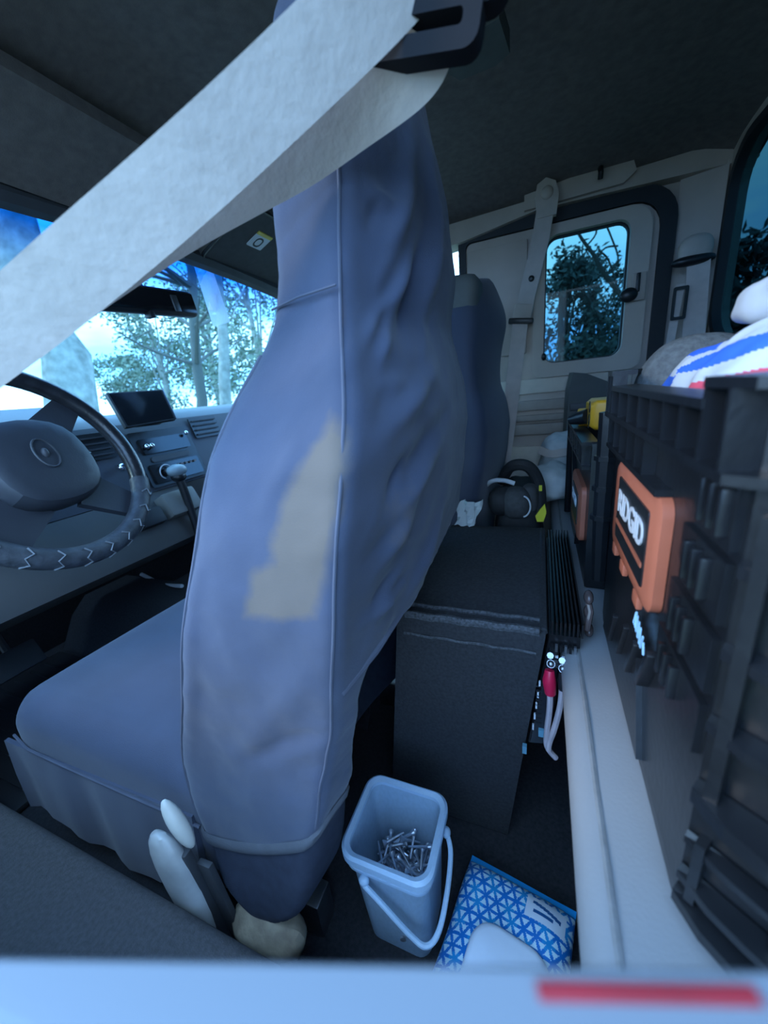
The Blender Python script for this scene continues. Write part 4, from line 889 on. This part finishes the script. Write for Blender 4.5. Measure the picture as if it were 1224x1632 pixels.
# ================================================================== DOOR LEDGE NEXT TO THE CAMERA
lg = thing('door_ledge', 'blurred white painted door ledge with a short dark red stripe', 'door ledge', (-.05, 0, .60))
e_ = Vector((.122, .041, 0)).normalized(); pd_ = Vector((-e_.y, e_.x, 0)); l0 = Vector((-.0222, .0314, .66))
fl = lambda a, c, t: l0 + e_ * t + pd_ * a + Vector((0, 0, c))
MB().prism([(0, -.0010), (-.0008, 0), (-.07, .002), (-.075, -.002), (-.075, -.05), (-.05, -.05), (-.03, -.02)], fl, -.30, .085).build('ledge_top', paint, lg)
MB().prism(rrect(-.0042, -.0022, .0, .0010, .0002, 2), fl, .024, .0555).build('ledge_stripe', redm, lg)

# ================================================================== OUTSIDE
gnd = tag(MB().add([(-120, -60, -.85), (60, -60, -.85), (60, 120, -.85), (-120, 120, -.85)], [(0, 1, 2, 3)]).build('ground', mat('ground_grass', (0.13, 0.14, 0.09), 1.0, 0.4, .8, 0.3, 20), smooth=False), None, None, None, 'structure')
bark = mat('bark', (0.30, 0.31, 0.28), 0.95, 0.35, 6, 0.8, 14); barkd = mat('bark_dark', (0.045, 0.045, 0.04), 0.95, 0.3, 6)
leafs = [mat('leaf_%d' % i, c, 0.7, 0.35, 3) for i, c in enumerate(((0.060, 0.095, 0.055), (0.045, 0.065, 0.05), (0.20, 0.26, 0.19)))]
def leaves(cx, cy, cz, rx, rz, n, size, rnd, clump=26):
    b_ = MB(); cs_ = []
    for _ in range(clump):
        a = rnd.uniform(0, 6.28); h = rnd.uniform(-1, 1); rr = math.sqrt(max(0, 1 - abs(h) ** 2.2)) * rnd.uniform(.35, 1)
        cs_.append(Vector((cx + rx * rr * math.cos(a), cy + rx * rr * math.sin(a), cz + rz * h)))
    V = []; F = []
    for k in range(n):
        c = rnd.choice(cs_); p = c + Vector((rnd.gauss(0, rx * .17), rnd.gauss(0, rx * .17), rnd.gauss(0, rz * .12)))
        u = Vector((rnd.gauss(0, 1), rnd.gauss(0, 1), rnd.gauss(0, 1))).normalized(); w = u.orthogonal().normalized(); s_ = size * rnd.uniform(.6, 1.4)
        i = len(V); V += [p - u * s_ - w * s_ * .35, p + w * s_ * .5, p + u * s_, p - w * s_ * .5]; F.append((i, i + 1, i + 2, i + 3))
    b_.add(V, F); return b_, cs_
def tree(base, top, r, crown, label, lm, n, size, seed, bk=bark, dens=26, group='trees around the truck'):
    rnd = random.Random(seed); t = thing('tree', label, 'tree', base, group); base = Vector(base); top = Vector(top)
    pts = [base.lerp(top, k / 8) + Vector((rnd.gauss(0, r * .25), rnd.gauss(0, r * .25), 0)) * (1 if 0 < k < 8 else 0) for k in range(9)]
    MB().tube(pts, [r * (1.15 - .75 * k / 8) for k in range(9)], 12).build('trunk', bk, t)
    cs_ = []
    if crown:
        lb, cs_ = leaves(*crown, n, size, rnd, dens); o = lb.build('foliage', lm, t, smooth=False); o['kind'] = 'stuff'
    for k, c in enumerate(cs_[:14]):
        s0 = pts[min(8, 3 + k % 6)]; mid = s0.lerp(c, .5) + Vector((0, 0, rnd.uniform(0, .3)))
        MB().tube(dense([s0, mid, c], 4), [lerp(r * .35, r * .07, q_ / 8) for q_ in range(9)], 6).build('branch', bk, t)
    return t, pts
def bare(base, top, r, label, seed, nb_=16, spread=1.6, bk=barkd):
    rnd = random.Random(seed); t, pts = tree(base, top, r, None, label, None, 0, 0, seed, bk)
    for k in range(nb_):
        s0 = pts[rnd.randint(3, 8)]; d = Vector((rnd.gauss(0, 1), rnd.gauss(0, 1), abs(rnd.gauss(.5, .5)))).normalized() * spread * rnd.uniform(.5, 1.2)
        m_ = s0 + d * .5 + Vector((rnd.gauss(0, .1), rnd.gauss(0, .1), .1)); e2_ = s0 + d + Vector((0, 0, .25))
        b_ = MB(); b_.tube(dense([s0, m_, e2_], 4), [lerp(r * .4, r * .06, q_ / 8) for q_ in range(9)], 5)
        for j in range(4):
            q0 = s0.lerp(e2_, rnd.uniform(.4, 1)); q1 = q0 + Vector((rnd.gauss(0, .4), rnd.gauss(0, .4), rnd.gauss(.1, .3))) * spread * .5; b_.tube([q0, q0.lerp(q1, .5) + Vector((0, 0, .04)), q1], [r * .10, r * .07, r * .03], 4)
        b_.build('branch', bk, t)
    return t
G = -.85
def gb(u, v, Y): p = at(u, v, Y); return Vector((p.x, p.y, G))
# through the windscreen
def lean(u0, v0, u1, v1, Y, k=1.0):
    a, c = at(u0, v0, Y), at(u1, v1, Y); d = a - c; return a + d * ((G - a.z) / d.z), c - d * .8
p0, p1 = lean(125, 660, 5, 330, 4.2)
tree(p0, p1, .40, None, 'thick pale leaning tree trunk outside the left of the windscreen', None, 0, 0, 11)
p0, p1 = lean(322, 600, 318, 470, 9.0); bare(p0, p1 + Vector((0, 0, 1.5)), .16, 'bare tree with thin branches behind the rear view mirror', 21, 22, 2.4, mat('bark_mid', (0.12, 0.13, 0.12), .95))
p0, p1 = lean(360, 620, 345, 440, 7.0); tree(p0, p1, .14, None, 'slim straight trunk behind the hanging packet', None, 0, 0, 23)
for (u, v, Y, rx, rz, lb_, sd) in ((250, 560, 13, 2.2, 2.2, 'round green tree right of the steering wheel through the windscreen', 1), (330, 545, 14, 2.6, 2.6, 'bushy green tree behind the slim trunk through the windscreen', 2), (405, 530, 13, 2.4, 3.0, 'tall green tree beside the driver headrest through the windscreen', 3), (210, 610, 16, 2.0, 1.3, 'low distant bush above the display screen', 4)):
    c = at(u, v, Y); tree((c.x, c.y, G), (c.x, c.y, c.z + rz * .5), .16, (c.x, c.y, c.z, rx, rz), lb_, leafs[2], 3600, .085, sd)
# through the far door window
for (u, v, Y, rx, rz, lb_, sd) in ((895, 530, 9, .85, 1.3, 'dark evergreen filling the left of the far door window', 5), (945, 520, 10, .8, 1.15, 'dark evergreen in the middle of the far door window', 6), (990, 545, 11, .9, .9, 'low dark evergreen at the right of the far door window', 7)):
    c = at(u, v, Y); tree((c.x, c.y, G), (c.x, c.y, c.z + rz * .6), .10, (c.x, c.y, c.z, rx, rz), lb_, leafs[1], 3000, .06, sd, barkd)
brt = thing('tree', 'bare tree reaching a dark branch across the far door window', 'tree', gb(1060, 560, 5.5), 'trees around the truck')
q0 = gb(1060, 560, 5.5); MB().tube([q0, at(1060, 560, 5.5), at(1050, 420, 5.5), at(1040, 200, 5.5)], [.10, .09, .07, .04], 8).build('trunk', barkd, brt)
for ps_ in ([(1052, 530), (1015, 500), (970, 445), (945, 405), (922, 372), (905, 330)], [(965, 437), (985, 415), (975, 380), (960, 345)], [(950, 412), (965, 395), (985, 392)], [(935, 392), (950, 372), (948, 350)], [(985, 462), (970, 415), (955, 400)]):
    MB().tube(dense([at(u, v, 5.5 - .002 * (1000 - u)) for u, v in ps_], 4), [.032 - .022 * k / ((len(ps_) - 1) * 4) for k in range((len(ps_) - 1) * 4 + 1)] if ps_[0][0] > 1000 else .010, 6).build('branch', barkd, brt)
# through the rear window
for (u, v, Y, rx, rz, lb_, sd) in ((1165, 540, 12, 1.8, 1.3, 'dark tree at the left of the rear window', 8), (1215, 520, 10, 1.6, 1.4, 'dark tree at the right edge of the rear window', 9), (1290, 510, 9, 1.7, 1.5, 'dark tree mostly beyond the right edge of the rear window', 10)):
    c = at(u, v, Y); tree((c.x, c.y, G), (c.x, c.y, c.z + rz * .6), .14, (c.x, c.y, c.z, rx, rz), lb_, leafs[1], 4200, .10, sd, barkd)
